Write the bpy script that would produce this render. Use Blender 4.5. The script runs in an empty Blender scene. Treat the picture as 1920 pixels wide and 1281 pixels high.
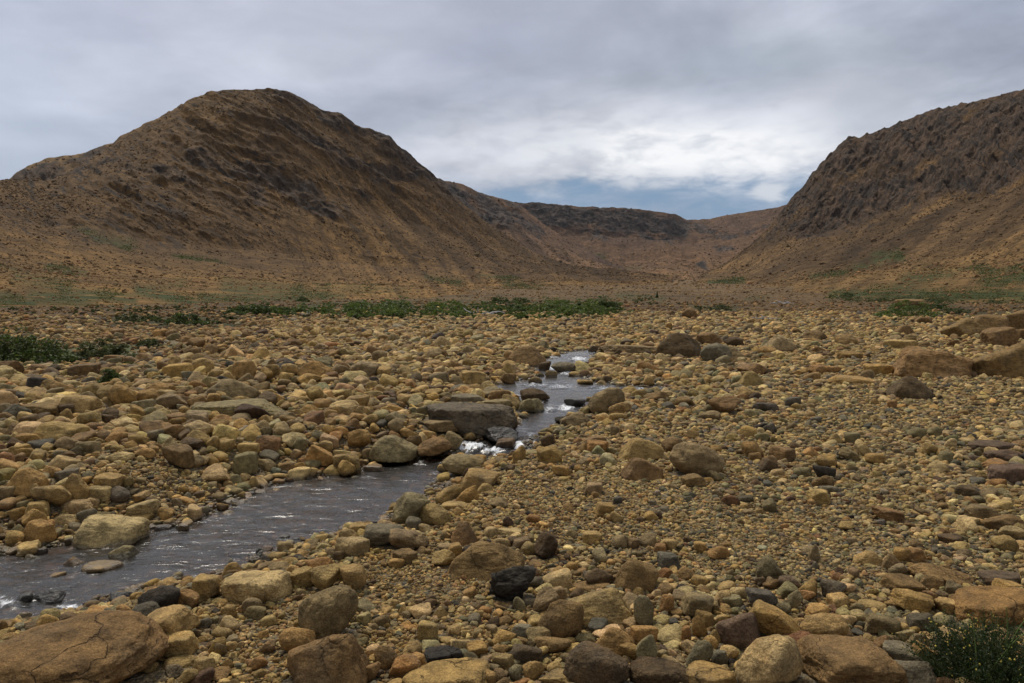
import bpy, math, random
import numpy as np
from mathutils import Vector

SEED = 7
rs = np.random.RandomState(SEED)
random.seed(SEED)
scene = bpy.context.scene
COL = scene.collection

# ------------------------------------------------------------------ camera frame (photo pixels, 1920 x 1281)
F_PX, HOR, CAM_H = 1400.0, 550.0, 1.6
PITCH = math.atan((640.5 - HOR) / F_PX)
FW = np.array([0, math.cos(PITCH), -math.sin(PITCH)])
RT = np.array([1.0, 0, 0])
UP = np.array([0, math.sin(PITCH), math.cos(PITCH)])
CAM = np.array([0, 0, CAM_H])

def ray(px, py):
    px = np.asarray(px, float)[..., None]; py = np.asarray(py, float)[..., None]
    return FW + RT * (px - 960) / F_PX + UP * (640.5 - py) / F_PX

def unproject(px, py, z):
    d = ray(px, py)
    t = (np.asarray(z) - CAM_H) / d[..., 2]
    return CAM + d * t[..., None]

def project(p):
    q = np.asarray(p) - CAM
    dep = q @ FW
    return 960 + F_PX * (q @ RT) / dep, 640.5 - F_PX * (q @ UP) / dep, dep

# ------------------------------------------------------------------ noise
def _hash(ix, iy, iz, k):
    with np.errstate(over='ignore'):
        h = (ix.astype(np.uint32) * np.uint32(374761393) + iy.astype(np.uint32) * np.uint32(668265263)
             + iz.astype(np.uint32) * np.uint32(2246822519) + np.uint32(k) * np.uint32(3266489917))
        h = (h ^ (h >> np.uint32(13))) * np.uint32(1274126177)
        h = (h ^ (h >> np.uint32(16))) * np.uint32(2654435761)
        h = h ^ (h >> np.uint32(15))
    return h

_G = np.array([[1,1,0],[-1,1,0],[1,-1,0],[-1,-1,0],[1,0,1],[-1,0,1],[1,0,-1],[-1,0,-1],
               [0,1,1],[0,-1,1],[0,1,-1],[0,-1,-1],[1,1,0],[-1,1,0],[0,-1,1],[0,-1,-1]], np.float32)

def noise(p, seed=0):
    p = np.asarray(p, np.float64)
    shp = p.shape[:-1]
    p = p.reshape(-1, 3)
    out = np.empty(len(p), np.float32)
    for s in range(0, len(p), 400000):
        q = p[s:s+400000]
        i = np.floor(q).astype(np.int64); f = (q - i).astype(np.float32)
        u = f * f * f * (f * (f * 6 - 15) + 10)
        res = 0
        for dx in (0, 1):
            wx = u[:, 0] if dx else 1 - u[:, 0]
            for dy in (0, 1):
                wy = u[:, 1] if dy else 1 - u[:, 1]
                for dz in (0, 1):
                    wz = u[:, 2] if dz else 1 - u[:, 2]
                    g = _G[_hash(i[:, 0] + dx, i[:, 1] + dy, i[:, 2] + dz, seed) & np.uint32(15)]
                    res = res + wx * wy * wz * (g[:, 0] * (f[:, 0] - dx) + g[:, 1] * (f[:, 1] - dy) + g[:, 2] * (f[:, 2] - dz))
        out[s:s+400000] = res
    return out.reshape(shp)

def fbm(p, octv=4, seed=0, gain=0.5):
    r, a = 0, 1.0
    p = np.asarray(p, float)
    for k in range(octv):
        r = r + a * noise(p, seed + k * 17); p = p * 2.03 + 11.3; a *= gain
    return r

def ridged(p, octv=4, seed=0):
    r, a = 0, 1.0
    p = np.asarray(p, float)
    for k in range(octv):
        r = r + a * (1 - 2.2 * np.abs(noise(p, seed + k * 13))); p = p * 2.07 + 5.1; a *= 0.5
    return r / 1.9

def P3(x, y, z=0):
    x, y, z = np.broadcast_arrays(np.asarray(x, float), np.asarray(y, float), np.asarray(z, float))
    return np.stack([x, y, z], -1)

def sm(x, a, b):
    t = np.clip((np.asarray(x, float) - a) / (b - a), 0, 1)
    return t * t * (3 - 2 * t)

# ------------------------------------------------------------------ mesh helpers
def make_mesh(name, verts, faces, mat=None, smooth=True, attrs=None):
    """verts (n,3); faces: (m,k) array with k = 3 or 4"""
    me = bpy.data.meshes.new(name)
    verts = np.ascontiguousarray(verts, np.float32); faces = np.ascontiguousarray(faces, np.int32)
    m, k = faces.shape
    me.vertices.add(len(verts)); me.vertices.foreach_set('co', verts.ravel())
    me.loops.add(m * k); me.loops.foreach_set('vertex_index', faces.ravel())
    me.polygons.add(m)
    me.polygons.foreach_set('loop_start', np.arange(0, m * k, k, dtype=np.int32))
    try:
        me.polygons.foreach_set('loop_total', np.full(m, k, np.int32))
    except Exception:
        pass
    me.polygons.foreach_set('use_smooth', np.full(m, smooth, bool))
    for an, av in (attrs or {}).items():
        av = np.ascontiguousarray(av, np.float32)
        if av.ndim == 2:
            at = me.attributes.new(an, 'FLOAT_COLOR', 'POINT')
            if av.shape[1] == 3:
                av = np.concatenate([av, np.ones((len(av), 1), np.float32)], 1)
            at.data.foreach_set('color', np.ascontiguousarray(av).ravel())
        else:
            me.attributes.new(an, 'FLOAT', 'POINT').data.foreach_set('value', av)
    me.update(calc_edges=True)
    if mat: me.materials.append(mat)
    return me

def link(name, me, parent=None, loc=None):
    o = bpy.data.objects.new(name, me); COL.objects.link(o)
    if parent: o.parent = parent
    if loc is not None: o.location = loc
    return o

def tag(o, label=None, cat=None, group=None, kind=None):
    if label: o['label'] = label
    if cat: o['category'] = cat
    if group: o['group'] = group
    if kind: o['kind'] = kind
    return o

def grid_faces(nr, nc):
    a = np.arange(nr * nc).reshape(nr, nc)
    return np.stack([a[:-1, :-1], a[:-1, 1:], a[1:, 1:], a[1:, :-1]], -1).reshape(-1, 4)

def icosphere(level):
    t = (1 + 5 ** .5) / 2
    v = [(-1,t,0),(1,t,0),(-1,-t,0),(1,-t,0),(0,-1,t),(0,1,t),(0,-1,-t),(0,1,-t),(t,0,-1),(t,0,1),(-t,0,-1),(-t,0,1)]
    f = [(0,11,5),(0,5,1),(0,1,7),(0,7,10),(0,10,11),(1,5,9),(5,11,4),(11,10,2),(10,7,6),(7,1,8),
         (3,9,4),(3,4,2),(3,2,6),(3,6,8),(3,8,9),(4,9,5),(2,4,11),(6,2,10),(8,6,7),(9,8,1)]
    v = np.array(v, float); v /= np.linalg.norm(v, axis=1)[:, None]; f = np.array(f)
    for _ in range(level):
        e = np.sort(np.concatenate([f[:, [0, 1]], f[:, [1, 2]], f[:, [2, 0]]]), 1)
        ue, inv = np.unique(e, axis=0, return_inverse=True); inv = inv.reshape(-1)
        mid = v[ue[:, 0]] + v[ue[:, 1]]; mid /= np.linalg.norm(mid, axis=1)[:, None]
        n = len(v); m = len(f)
        a, b, c = inv[:m] + n, inv[m:2*m] + n, inv[2*m:] + n
        f = np.concatenate([np.stack([f[:, 0], a, c], 1), np.stack([f[:, 1], b, a], 1),
                            np.stack([f[:, 2], c, b], 1), np.stack([a, b, c], 1)])
        v = np.concatenate([v, mid])
    return v, f

ICO = [icosphere(k) for k in range(6)]

# ------------------------------------------------------------------ node helper
class NT:
    def __init__(self, tree):
        self.t = tree; self.n = tree.nodes; self.l = tree.links
    def new(self, typ, **kw):
        n = self.n.new(typ)
        for k, v in kw.items(): setattr(n, k, v)
        return n
    def put(self, sock, v):
        if isinstance(v, bpy.types.NodeSocket): self.l.new(v, sock)
        elif v is not None:
            if hasattr(sock.default_value, '__len__') and isinstance(v, (tuple, list)):
                v = tuple(v)
                if len(sock.default_value) == 4 and len(v) == 3: v = v + (1,)
            sock.default_value = v
    def math(self, op, a, b=None, c=None, clamp=False):
        n = self.new('ShaderNodeMath', operation=op, use_clamp=clamp)
        for s, v in zip(n.inputs, (a, b, c)): self.put(s, v)
        return n.outputs[0]
    def vmath(self, op, a, b=None):
        n = self.new('ShaderNodeVectorMath', operation=op)
        self.put(n.inputs[0], a); self.put(n.inputs[1], b)
        return n.outputs['Value'] if op in ('LENGTH', 'DOT_PRODUCT', 'DISTANCE') else n.outputs[0]
    def noise(self, vec, scale, detail=4, rough=.55, dist=0.0):
        n = self.new('ShaderNodeTexNoise')
        self.put(n.inputs['Vector'], vec); n.inputs['Scale'].default_value = scale
        n.inputs['Detail'].default_value = detail; n.inputs['Roughness'].default_value = rough
        n.inputs['Distortion'].default_value = dist
        return n.outputs['Fac']
    def voronoi(self, vec, scale, feature='F1', out='Distance', rand=1.0):
        n = self.new('ShaderNodeTexVoronoi', feature=feature)
        self.put(n.inputs['Vector'], vec); n.inputs['Scale'].default_value = scale
        n.inputs['Randomness'].default_value = rand
        return n.outputs[out]
    def step(self, v, a, b, lo=0.0, hi=1.0):
        n = self.new('ShaderNodeMapRange', interpolation_type='SMOOTHSTEP')
        self.put(n.inputs['Value'], v)
        n.inputs['From Min'].default_value = a; n.inputs['From Max'].default_value = b
        n.inputs['To Min'].default_value = lo; n.inputs['To Max'].default_value = hi
        return n.outputs['Result']
    def mix(self, fac, a, b, mode='MIX'):
        n = self.new('ShaderNodeMix', data_type='RGBA', blend_type=mode)
        self.put(n.inputs[0], fac); self.put(n.inputs[6], a); self.put(n.inputs[7], b)
        return n.outputs[2]
    def scale(self, col, f):
        n = self.new('ShaderNodeVectorMath', operation='SCALE')
        self.put(n.inputs[0], col); self.put(n.inputs['Scale'], f)
        return n.outputs[0]
    def attr(self, name, out='Fac', typ='GEOMETRY'):
        n = self.new('ShaderNodeAttribute', attribute_name=name, attribute_type=typ)
        return n.outputs[out]
    def bump(self, h, strength, dist, normal=None):
        n = self.new('ShaderNodeBump')
        n.inputs['Strength'].default_value = strength; n.inputs['Distance'].default_value = dist
        self.put(n.inputs['Height'], h)
        if normal is not None: self.put(n.inputs['Normal'], normal)
        return n.outputs[0]
    def mapping(self, vec, sc=(1, 1, 1), loc=(0, 0, 0)):
        n = self.new('ShaderNodeMapping')
        self.put(n.inputs['Vector'], vec); n.inputs['Scale'].default_value = sc; n.inputs['Location'].default_value = loc
        return n.outputs[0]

def new_mat(name):
    m = bpy.data.materials.new(name); m.use_nodes = True
    nt = NT(m.node_tree)
    b = m.node_tree.nodes['Principled BSDF']
    b.inputs['Specular IOR Level'].default_value = 0.25
    return m, nt, b

# ------------------------------------------------------------------ stream outline
LV_PY = [655, 700, 740, 790, 815, 868, 880, 1300]
LV_Z = [-0.05, -0.07, -0.09, -0.11, -0.14, -0.29, -0.30, -0.30]
def upx(pts):
    a = np.array(pts, float)
    return unproject(a[:, 0], a[:, 1], np.interp(a[:, 1], LV_PY, LV_Z))[:, :2]
_pys = np.linspace(1290, 640, 200)
_lz = np.interp(_pys, LV_PY, LV_Z)
_ly = unproject(np.full(200, 960.0), _pys, _lz)[:, 1]
def level(x, y):
    return np.interp(y, _ly, _lz)

STREAM = [(-260,1085),(0,1035),(60,1037),(150,1012),(260,990),(330,985),(420,945),(480,915),(560,897),(650,888),(700,870),(790,860),
 (830,850),(870,825),(930,815),(962,800),(965,770),(985,752),(945,738),(890,735),(900,724),(975,715),(1012,704),(985,690),(1020,672),(1060,660),
 (1112,655),(1125,664),(1100,688),(1085,700),(1110,715),(1160,724),(1245,722),(1240,737),(1160,742),(1110,750),(1105,768),(1065,790),
 (1040,805),(985,840),(960,862),(900,872),(850,878),(838,895),(815,925),(745,955),(725,985),(640,1005),(560,1022),(490,1038),
 (470,1065),(380,1090),(300,1095),(230,1120),(110,1160),(-260,1215)]
PUDDLES = [[(612,676),(640,674),(642,690),(622,694)], [(515,735),(545,742),(548,756),(528,758),(512,746)],
           [(745,765),(790,768),(800,778),(760,782)], [(690,1068),(0,0)]]
POLYS = [upx(STREAM)] + [upx(p) for p in PUDDLES[:3]]

def _sd_poly(x, y, poly):
    d = np.full(x.shape, 1e9); inside = np.zeros(x.shape, bool)
    n = len(poly)
    for i in range(n):
        ax, ay = poly[i]; bx, by = poly[(i + 1) % n]
        ex, ey = bx - ax, by - ay
        t = np.clip(((x - ax) * ex + (y - ay) * ey) / (ex * ex + ey * ey + 1e-12), 0, 1)
        d = np.minimum(d, (x - ax - t * ex) ** 2 + (y - ay - t * ey) ** 2)
        c = (ay > y) != (by > y)
        xi = ax + (y - ay) * ex / (ey if abs(ey) > 1e-12 else 1e-12)
        inside ^= c & (x < xi)
    d = np.sqrt(d)
    return np.where(inside, -d, d)

def sdf(x, y):
    x = np.asarray(x, float); y = np.asarray(y, float)
    out = np.full(x.shape, 9.0)
    near = (y > 1.0) & (y < 27) & (np.abs(x) < 12)
    if near.any():
        xs, ys = x[near], y[near]
        r = np.full(xs.shape, 9.0)
        for p in POLYS: r = np.minimum(r, _sd_poly(xs, ys, p))
        out[near] = r - .09 * sm(ys, 9, 11.5) + 0.05 * noise(P3(xs * 2.5, ys * 2.5), 91)
    return out

def base_z(x, y):
    r = np.hypot(x, y)
    z = 0.06 * noise(P3(x / 2.2, y / 2.2), 3) + 0.16 * sm(r, 5, 14) * noise(P3(x / 8, y / 8), 4)
    z = z + 0.10 * sm(r, 14, 40) * noise(P3(x / 17, y / 17), 5)
    rise = np.maximum(r - 90, 0)
    z = z + 0.018 * rise * rise / (rise + 60)
    z = z + sm(r, 90, 400) * (1.6 * noise(P3(x / 60, y / 60), 6) + 5 * sm(r, 300, 1200) * noise(P3(x / 240, y / 240), 7))
    return z

def ground_z(x, y, want_sd=False):
    x = np.asarray(x, float); y = np.asarray(y, float)
    b = base_z(x, y); s = sdf(x, y); lv = level(x, y)
    bank = lv + (b - lv) * sm(s, -0.02, 1.0)
    bank = np.where(s < 0, lv - 0.22 * sm(-s, 0, 0.5), bank)
    z = np.where(s < 8.5, bank, b)
    return (z, s) if want_sd else z

def surface_z(x, y):
    z, s = ground_z(x, y, True)
    return np.where(s < 0, np.maximum(z, level(x, y) - 0.04), z)

# ------------------------------------------------------------------ materials
def wet_of(x, y, z):
    """0 dry .. 1 wet: stones that touch the water are wet up to a few centimetres above it"""
    s = sdf(x, y); lv = level(x, y)
    top = lv + 0.028 + 0.04 * noise(P3(x * 4, y * 4, z * 4), 55)
    return sm(z, top + 0.02, top - 0.01) * sm(s, 0.30, 0.05)

def stone_material(name, cracks):
    m, nt, b = new_mat(name)
    tc = nt.new('ShaderNodeTexCoord').outputs['Object']
    oi = nt.new('ShaderNodeObjectInfo').outputs['Random']
    off = nt.new('ShaderNodeCombineXYZ')
    nt.put(off.inputs[0], nt.math('MULTIPLY', oi, 37.0)); nt.put(off.inputs[1], nt.math('MULTIPLY', oi, 91.0))
    v = nt.vmath('ADD', tc, off.outputs[0])
    tone = nt.attr('tone', 'Color')
    mott = nt.noise(v, 12, 9, .68)
    c = nt.scale(tone, nt.step(mott, .27, .73, .50, 1.42))
    big = nt.noise(v, 2.6, 5, .6, .4)
    c = nt.mix(nt.step(big, .50, .68, 0, .45), c, nt.scale(nt.mix(.5, c, (.15, .13, .095)), .8))
    warm = nt.noise(nt.vmath('ADD', v, (7.3, 2.1, 5.5)), 4.2, 6, .6)
    c = nt.mix(nt.step(warm, .55, .75, 0, .4), c, nt.mix(1.0, c, (1.15, .86, .55), 'MULTIPLY'))
    stain = nt.noise(nt.vmath('ADD', v, (1.3, 9.1, 3.5)), 3.4, 7, .68, .6)
    c = nt.mix(nt.step(stain, .60, .72, 0, .6), c, nt.scale(c, .30))
    pale = nt.noise(nt.vmath('ADD', v, (17.3, 4.1, 1.5)), 14, 5, .7)
    c = nt.mix(nt.step(pale, .64, .76, 0, .28), c, (.40, .32, .19))
    speck = nt.noise(v, 130, 3, .7)
    c = nt.scale(c, nt.step(speck, .3, .7, .62, 1.38))
    if cracks:
        wv = nt.vmath('ADD', v, nt.scale(nt.new('ShaderNodeTexNoise').outputs['Color'], .0))
        warp = nt.new('ShaderNodeTexNoise'); nt.put(warp.inputs['Vector'], v); warp.inputs['Scale'].default_value = 2.5; warp.inputs['Detail'].default_value = 5
        wv = nt.vmath('ADD', v, nt.scale(warp.outputs['Color'], .55))
        cr = nt.voronoi(nt.mapping(wv, (1, .6, 2.1)), 2.6, 'DISTANCE_TO_EDGE')
        gate = nt.step(nt.noise(v, 1.9, 3), .40, .58)
        ck = nt.math('MULTIPLY', nt.step(nt.math('DIVIDE', cr, nt.step(nt.noise(v, 5, 5, .7), .35, .7, .25, 1.9)), .0, .017, 1, 0), gate)
        ck = nt.math('MULTIPLY', ck, nt.attr('crack'))
        c = nt.mix(nt.math('MULTIPLY', ck, .34), c, nt.scale(c, .22))
    wet = nt.attr('wet')
    c = nt.mix(wet, c, nt.scale(c, .42))
    nt.put(b.inputs['Base Color'], c)
    nt.put(b.inputs['Roughness'], nt.step(wet, 0, 1, .88, .28))
    nt.put(b.inputs['Specular IOR Level'], nt.step(wet, 0, 1, .2, .5))
    h1 = nt.noise(v, 16, 9, .68); h2 = nt.noise(v, 90, 4, .65)
    strata = nt.noise(nt.mapping(v, (2.5, 2.5, 14)), 2.2, 6, .6, .5)
    n = nt.bump(strata, .45, .05)
    n = nt.bump(h1, .75, .035, n)
    n = nt.bump(h2, .75, .008, n)
    if cracks: n = nt.bump(nt.math('SUBTRACT', 1.0, ck), .9, .03, n)
    nt.put(b.inputs['Normal'], n)
    return m

M_STONE = stone_material('weathered_stone', True)
M_COBBLE = stone_material('river_cobble', False)

def ground_material():
    m, nt, b = new_mat('gravel_ground')
    v = nt.new('ShaderNodeTexCoord').outputs['Object']
    cid = nt.new('ShaderNodeTexVoronoi'); nt.put(cid.inputs['Vector'], v); cid.inputs['Scale'].default_value = 38
    cid2 = nt.new('ShaderNodeTexVoronoi'); nt.put(cid2.inputs['Vector'], v); cid2.inputs['Scale'].default_value = 95
    sep = nt.new('ShaderNodeSeparateColor'); nt.put(sep.inputs[0], cid.outputs['Color'])
    sep2 = nt.new('ShaderNodeSeparateColor'); nt.put(sep2.inputs[0], cid2.outputs['Color'])
    tint = nt.attr('tint', 'Color')
    peb = nt.mix(nt.step(sep.outputs[0], .2, .8), (.26, .185, .09), (.20, .17, .11))
    peb = nt.mix(nt.step(sep.outputs[1], .75, .9), peb, (.10, .09, .075))
    peb = nt.mix(nt.step(sep2.outputs[0], .5, .9, 0, .6), peb, (.36, .28, .16))
    peb = nt.scale(peb, nt.step(sep2.outputs[1], 0, 1, .40, .95))
    far = nt.attr('far')
    c = nt.mix(nt.math('MULTIPLY', nt.step(far, 0, 1, .8, .06), 1.0), tint, peb)
    blotch = nt.noise(v, .8, 8, .65)
    c = nt.scale(c, nt.step(blotch, .3, .7, .65, 1.25))
    fine = nt.noise(nt.mapping(v, (1, 1, 1)), .35, 12, .8)
    c = nt.scale(c, nt.step(fine, .35, .65, .6, 1.3))
    band = nt.noise(v, .045, 10, .75)
    c = nt.mix(far, c, nt.scale(c, nt.step(band, .35, .65, .62, 1.3)))
    green = nt.attr('green')
    gn = nt.noise(v, .9, 9, .7)
    gm = nt.math('MULTIPLY', green, nt.step(gn, .40, .54))
    c = nt.mix(gm, c, nt.mix(nt.noise(v, 4, 4), (.030, .045, .010), (.075, .085, .022)))
    wet = nt.attr('wet')
    c = nt.mix(wet, c, nt.scale(c, .35))
    nt.put(b.inputs['Base Color'], c)
    nt.put(b.inputs['Roughness'], nt.step(wet, 0, 1, .95, .4))
    h = nt.math('ADD', nt.math('MULTIPLY', nt.math('SUBTRACT', 1.0, cid.outputs['Distance']), 1.0),
                nt.math('MULTIPLY', nt.math('SUBTRACT', 1.0, cid2.outputs['Distance']), .4))
    n = nt.bump(h, .9, .015)
    far_b = nt.noise(v, .55, 12, .78)
    n2 = nt.bump(far_b, .9, 1.2, n)
    mixn = nt.new('ShaderNodeMix', data_type='VECTOR'); nt.put(mixn.inputs[0], nt.step(far, .1, .6)); nt.put(mixn.inputs[4], n); nt.put(mixn.inputs[5], n2)
    nt.put(b.inputs['Normal'], mixn.outputs[1])
    return m

def hill_material(name, rust, rust2, rockc, rock2, scale=1.0):
    m, nt, b = new_mat(name)
    v = nt.new('ShaderNodeTexCoord').outputs['Object']
    fall = nt.attr('fall', 'Vector')
    streak = nt.noise(nt.mapping(fall, (1, .16, 1)), 1.9, 8, .62, .12)
    big = nt.noise(v, .006 * scale, 7, .62)
    c = nt.mix(nt.step(big, .35, .65), rust, rust2)
    c = nt.mix(nt.attr('gly'), c, nt.scale(c, nt.step(streak, .36, .64, .60, 1.36)))
    c = nt.mix(nt.attr('low'), c, nt.mix(1.0, c, (1.55, 1.56, 1.38), 'MULTIPLY'))
    rub = nt.noise(v, .34 * scale, 7, .76)
    c = nt.scale(c, nt.step(rub, .32, .68, .68, 1.30))
    blk = nt.voronoi(v, .22 * scale, 'F1', 'Color')
    sep = nt.new('ShaderNodeSeparateColor'); nt.put(sep.inputs[0], blk)
    c = nt.scale(c, nt.step(sep.outputs[0], .0, 1, .74, 1.22))
    blk2 = nt.voronoi(v, .07 * scale, 'F1', 'Color')
    sep2 = nt.new('ShaderNodeSeparateColor'); nt.put(sep2.inputs[0], blk2)
    c = nt.scale(c, nt.step(sep2.outputs[1], .0, 1, .82, 1.16))
    rock = nt.attr('rock')
    rn = nt.noise(v, .035 * scale, 9, .72, .4)
    rm = nt.step(nt.math('ADD', rock, nt.math('MULTIPLY', nt.math('SUBTRACT', rn, .5), 1.9)), .42, .72)
    rc = nt.mix(nt.step(nt.noise(v, .05 * scale, 8, .7), .35, .62), rockc, rock2)
    rc = nt.scale(rc, nt.step(nt.noise(v, .16 * scale, 8, .8), .33, .67, .30, 1.75))
    c = nt.mix(nt.math('MULTIPLY', rm, .92), c, rc)
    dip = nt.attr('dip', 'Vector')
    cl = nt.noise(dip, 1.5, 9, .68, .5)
    cleft_shade = nt.math('MULTIPLY', nt.step(cl, .545, .60), nt.step(nt.math('ADD', nt.attr('ledge'), nt.math('MULTIPLY', nt.math('SUBTRACT', rn, .5), 1.2)), .12, .55))
    c = nt.mix(nt.math('MULTIPLY', cleft_shade, .85), c, (.022, .018, .0155))  # crack shadows painted into the rock colour as dark clefts
    green = nt.attr('green')
    gm = nt.math('MULTIPLY', green, nt.step(nt.noise(v, .12 * scale, 8, .7), .36, .52))
    c = nt.mix(nt.math('MULTIPLY', gm, .85), c, nt.mix(nt.noise(v, .5 * scale, 4), (.020, .034, .010), (.06, .065, .02)))
    nt.put(b.inputs['Base Color'], c)
    b.inputs['Roughness'].default_value = .95
    b.inputs['Specular IOR Level'].default_value = .1
    hb = nt.noise(v, .10 * scale, 12, .74)
    n = nt.bump(hb, .6, 2.6 / scale)
    hv = nt.voronoi(v, .25 * scale)
    n = nt.bump(hv, .5, 1.2 / scale, n)
    nt.put(b.inputs['Normal'], n)
    return m

def leaf_material(name, c1, c2, c3):
    m, nt, b = new_mat(name)
    v = nt.new('ShaderNodeTexCoord').outputs['Object']
    isl = nt.new('ShaderNodeNewGeometry').outputs['Random Per Island']
    c = nt.mix(nt.step(isl, 0, .75), c1, c2)
    c = nt.mix(nt.step(isl, .86, .98, 0, .8), c, c3)
    c = nt.scale(c, nt.step(nt.noise(v, 3, 4), .3, .7, .6, 1.4))
    nt.put(b.inputs['Base Color'], c)
    b.inputs['Roughness'].default_value = .55
    tl = nt.new('ShaderNodeBsdfTranslucent'); nt.put(tl.inputs['Color'], c)
    mx = nt.new('ShaderNodeMixShader'); mx.inputs[0].default_value = .42
    nt.l.new(b.outputs[0], mx.inputs[1]); nt.l.new(tl.outputs[0], mx.inputs[2])
    nt.l.new(mx.outputs[0], m.node_tree.nodes['Material Output'].inputs['Surface'])
    return m

def flat_material(name, col, rough=.8, var=.4):
    m, nt, b = new_mat(name)
    v = nt.new('ShaderNodeTexCoord').outputs['Object']
    nt.put(b.inputs['Base Color'], nt.scale(nt.mix(0.0, col, col), nt.step(nt.noise(v, 25, 5, .7), .3, .7, 1 - var, 1 + var)))
    b.inputs['Roughness'].default_value = rough
    return m

def water_material():
    m = bpy.data.materials.new('stream_water'); m.use_nodes = True
    nt = NT(m.node_tree); nt.n.clear()
    out = nt.new('ShaderNodeOutputMaterial')
    v = nt.new('ShaderNodeTexCoord').outputs['Object']
    flow = nt.mapping(v, (1.0, 1.9, 1.0))
    w1 = nt.noise(flow, 2.4, 3, .5, .9); w2 = nt.noise(nt.mapping(v, (1.0, 2.4, 1.0)), 7, 4, .55, .7)
    n = nt.bump(w1, .44, .065)
    n = nt.bump(w2, .50, .014, n)
    fres = nt.new('ShaderNodeFresnel'); fres.inputs['IOR'].default_value = 1.42; nt.put(fres.inputs['Normal'], n)
    gl = nt.new('ShaderNodeBsdfGlossy'); gl.inputs["Roughness"].default_value = .20; gl.inputs['Color'].default_value = (.95, .93, .90, 1); nt.put(gl.inputs['Normal'], n)
    tr = nt.new('ShaderNodeBsdfTransparent'); tr.inputs['Color'].default_value = (.50, .35, .21, 1)
    mx = nt.new('ShaderNodeMixShader'); nt.put(mx.inputs[0], fres.outputs[0]); nt.l.new(tr.outputs[0], mx.inputs[1]); nt.l.new(gl.outputs[0], mx.inputs[2])
    fo = nt.new('ShaderNodeBsdfDiffuse'); fo.inputs['Color'].default_value = (.72, .74, .77, 1)  # white of foam, and of sky reflection painted on the upper stream
    foam = nt.attr('foam')
    fn = nt.noise(nt.mapping(v, (2.0, .8, 1)), 9, 9, .74, 1.6)
    fm = nt.step(nt.math('ADD', foam, nt.math('MULTIPLY', nt.math('SUBTRACT', fn, .5), 1.9)), .46, 1.0)
    fm = nt.math('MULTIPLY', fm, nt.step(foam, .02, .2))
    mf = nt.new('ShaderNodeMixShader'); nt.put(mf.inputs[0], fm); nt.l.new(mx.outputs[0], mf.inputs[1]); nt.l.new(fo.outputs[0], mf.inputs[2])
    nt.l.new(mf.outputs[0], out.inputs['Surface'])
    return m

# ------------------------------------------------------------------ ground sheet
def capsule(px, py, segs):
    """soft mask from (x0,y0,x1,y1,width,strength) strokes given in photo pixels of real surface points"""
    r = np.zeros(px.shape)
    for x0, y0, x1, y1, w, s in segs:
        ex, ey = x1 - x0, y1 - y0
        t = np.clip(((px - x0) * ex + (py - y0) * ey) / (ex * ex + ey * ey + 1e-9), 0, 1)
        d = np.hypot(px - x0 - t * ex, (py - y0 - t * ey)) + .0 * w
        r = np.maximum(r, s * np.exp(-(d / w) ** 2))
    return r

GREEN_FLAT = [(40,548,120,556,9,.9),(120,566,260,574,9,.8),(260,548,360,578,10,.9),(150,610,260,600,10,.6),(215,600,300,598,12,1),(300,606,440,604,14,1.1),
  (430,585,560,588,12,1),(0,668,240,660,22,1.0),(0,700,60,700,8,.7),(270,640,330,650,10,.8),(560,575,1150,575,14,1),(1160,555,1240,562,8,.8),(1300,578,1380,580,9,.8),
  (1560,553,1920,553,9,1.1),(1650,580,1790,585,12,1.1),(1780,590,1920,585,10,.5),(1400,560,1440,556,5,.6),(380,560,560,552,8,.7),(700,552,760,548,5,.5)]

def build_ground():
    az_f = np.arange(-0.80, 0.801, 0.0030)
    az_c = np.linspace(0.80, 2 * math.pi - 0.80, 60)[1:-1]
    az = np.concatenate([az_f, az_c, [2 * math.pi - 0.80]])
    lr = np.concatenate([np.linspace(math.log(.25), math.log(1.9), 14)[:-1], np.arange(math.log(1.9), math.log(90), .0055),
                         np.arange(math.log(90), math.log(4600), .016)])
    r = np.exp(lr)
    A, R = np.meshgrid(az, r)
    X, Y = R * np.sin(A), R * np.cos(A)
    Z, S = ground_z(X, Y, True)
    near = sm(R, 60, 25)
    Z = Z + near * 0.012 * fbm(P3(X * 6, Y * 6), 3, 31)
    px, py, dep = project(np.stack([X, Y, Z], -1))
    px = np.where(dep > .5, px, -9e3); py = np.where(dep > .5, py, -9e3)
    far = sm(R, 16, 60)
    tan = np.array([.135, .092, .044]); brown = np.array([.135, .072, .032]); rust = np.array([.142, .083, .030])
    lf = sm(X / np.maximum(Y, .1), -.10, -.42) * sm(R, 13, 24)
    k = np.clip(np.maximum(lf, sm(R, 42, 75)), 0, 1)[..., None]
    k = np.clip(k + .5 * noise(P3(X / 6, Y / 6), 33)[..., None] * (k > .02), 0, 1)
    tint = tan * (1 - k) + rust * k
    green = np.where(R > 11, capsule(px, py, GREEN_FLAT), 0)
    wet = sm(S, .22, .0) * sm(Z - level(X, Y), .07, .0)
    vs = np.stack([X, Y, Z], -1).reshape(-1, 3)
    # cap: centre vertex
    me = make_mesh('ground', vs, grid_faces(*A.shape)[:, ::-1], ground_material(), True,
                   {'tint': tint.reshape(-1, 3), 'far': far.ravel(), 'green': green.ravel(), 'wet': wet.ravel()})
    tag(link('ground', me), kind='structure')

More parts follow.
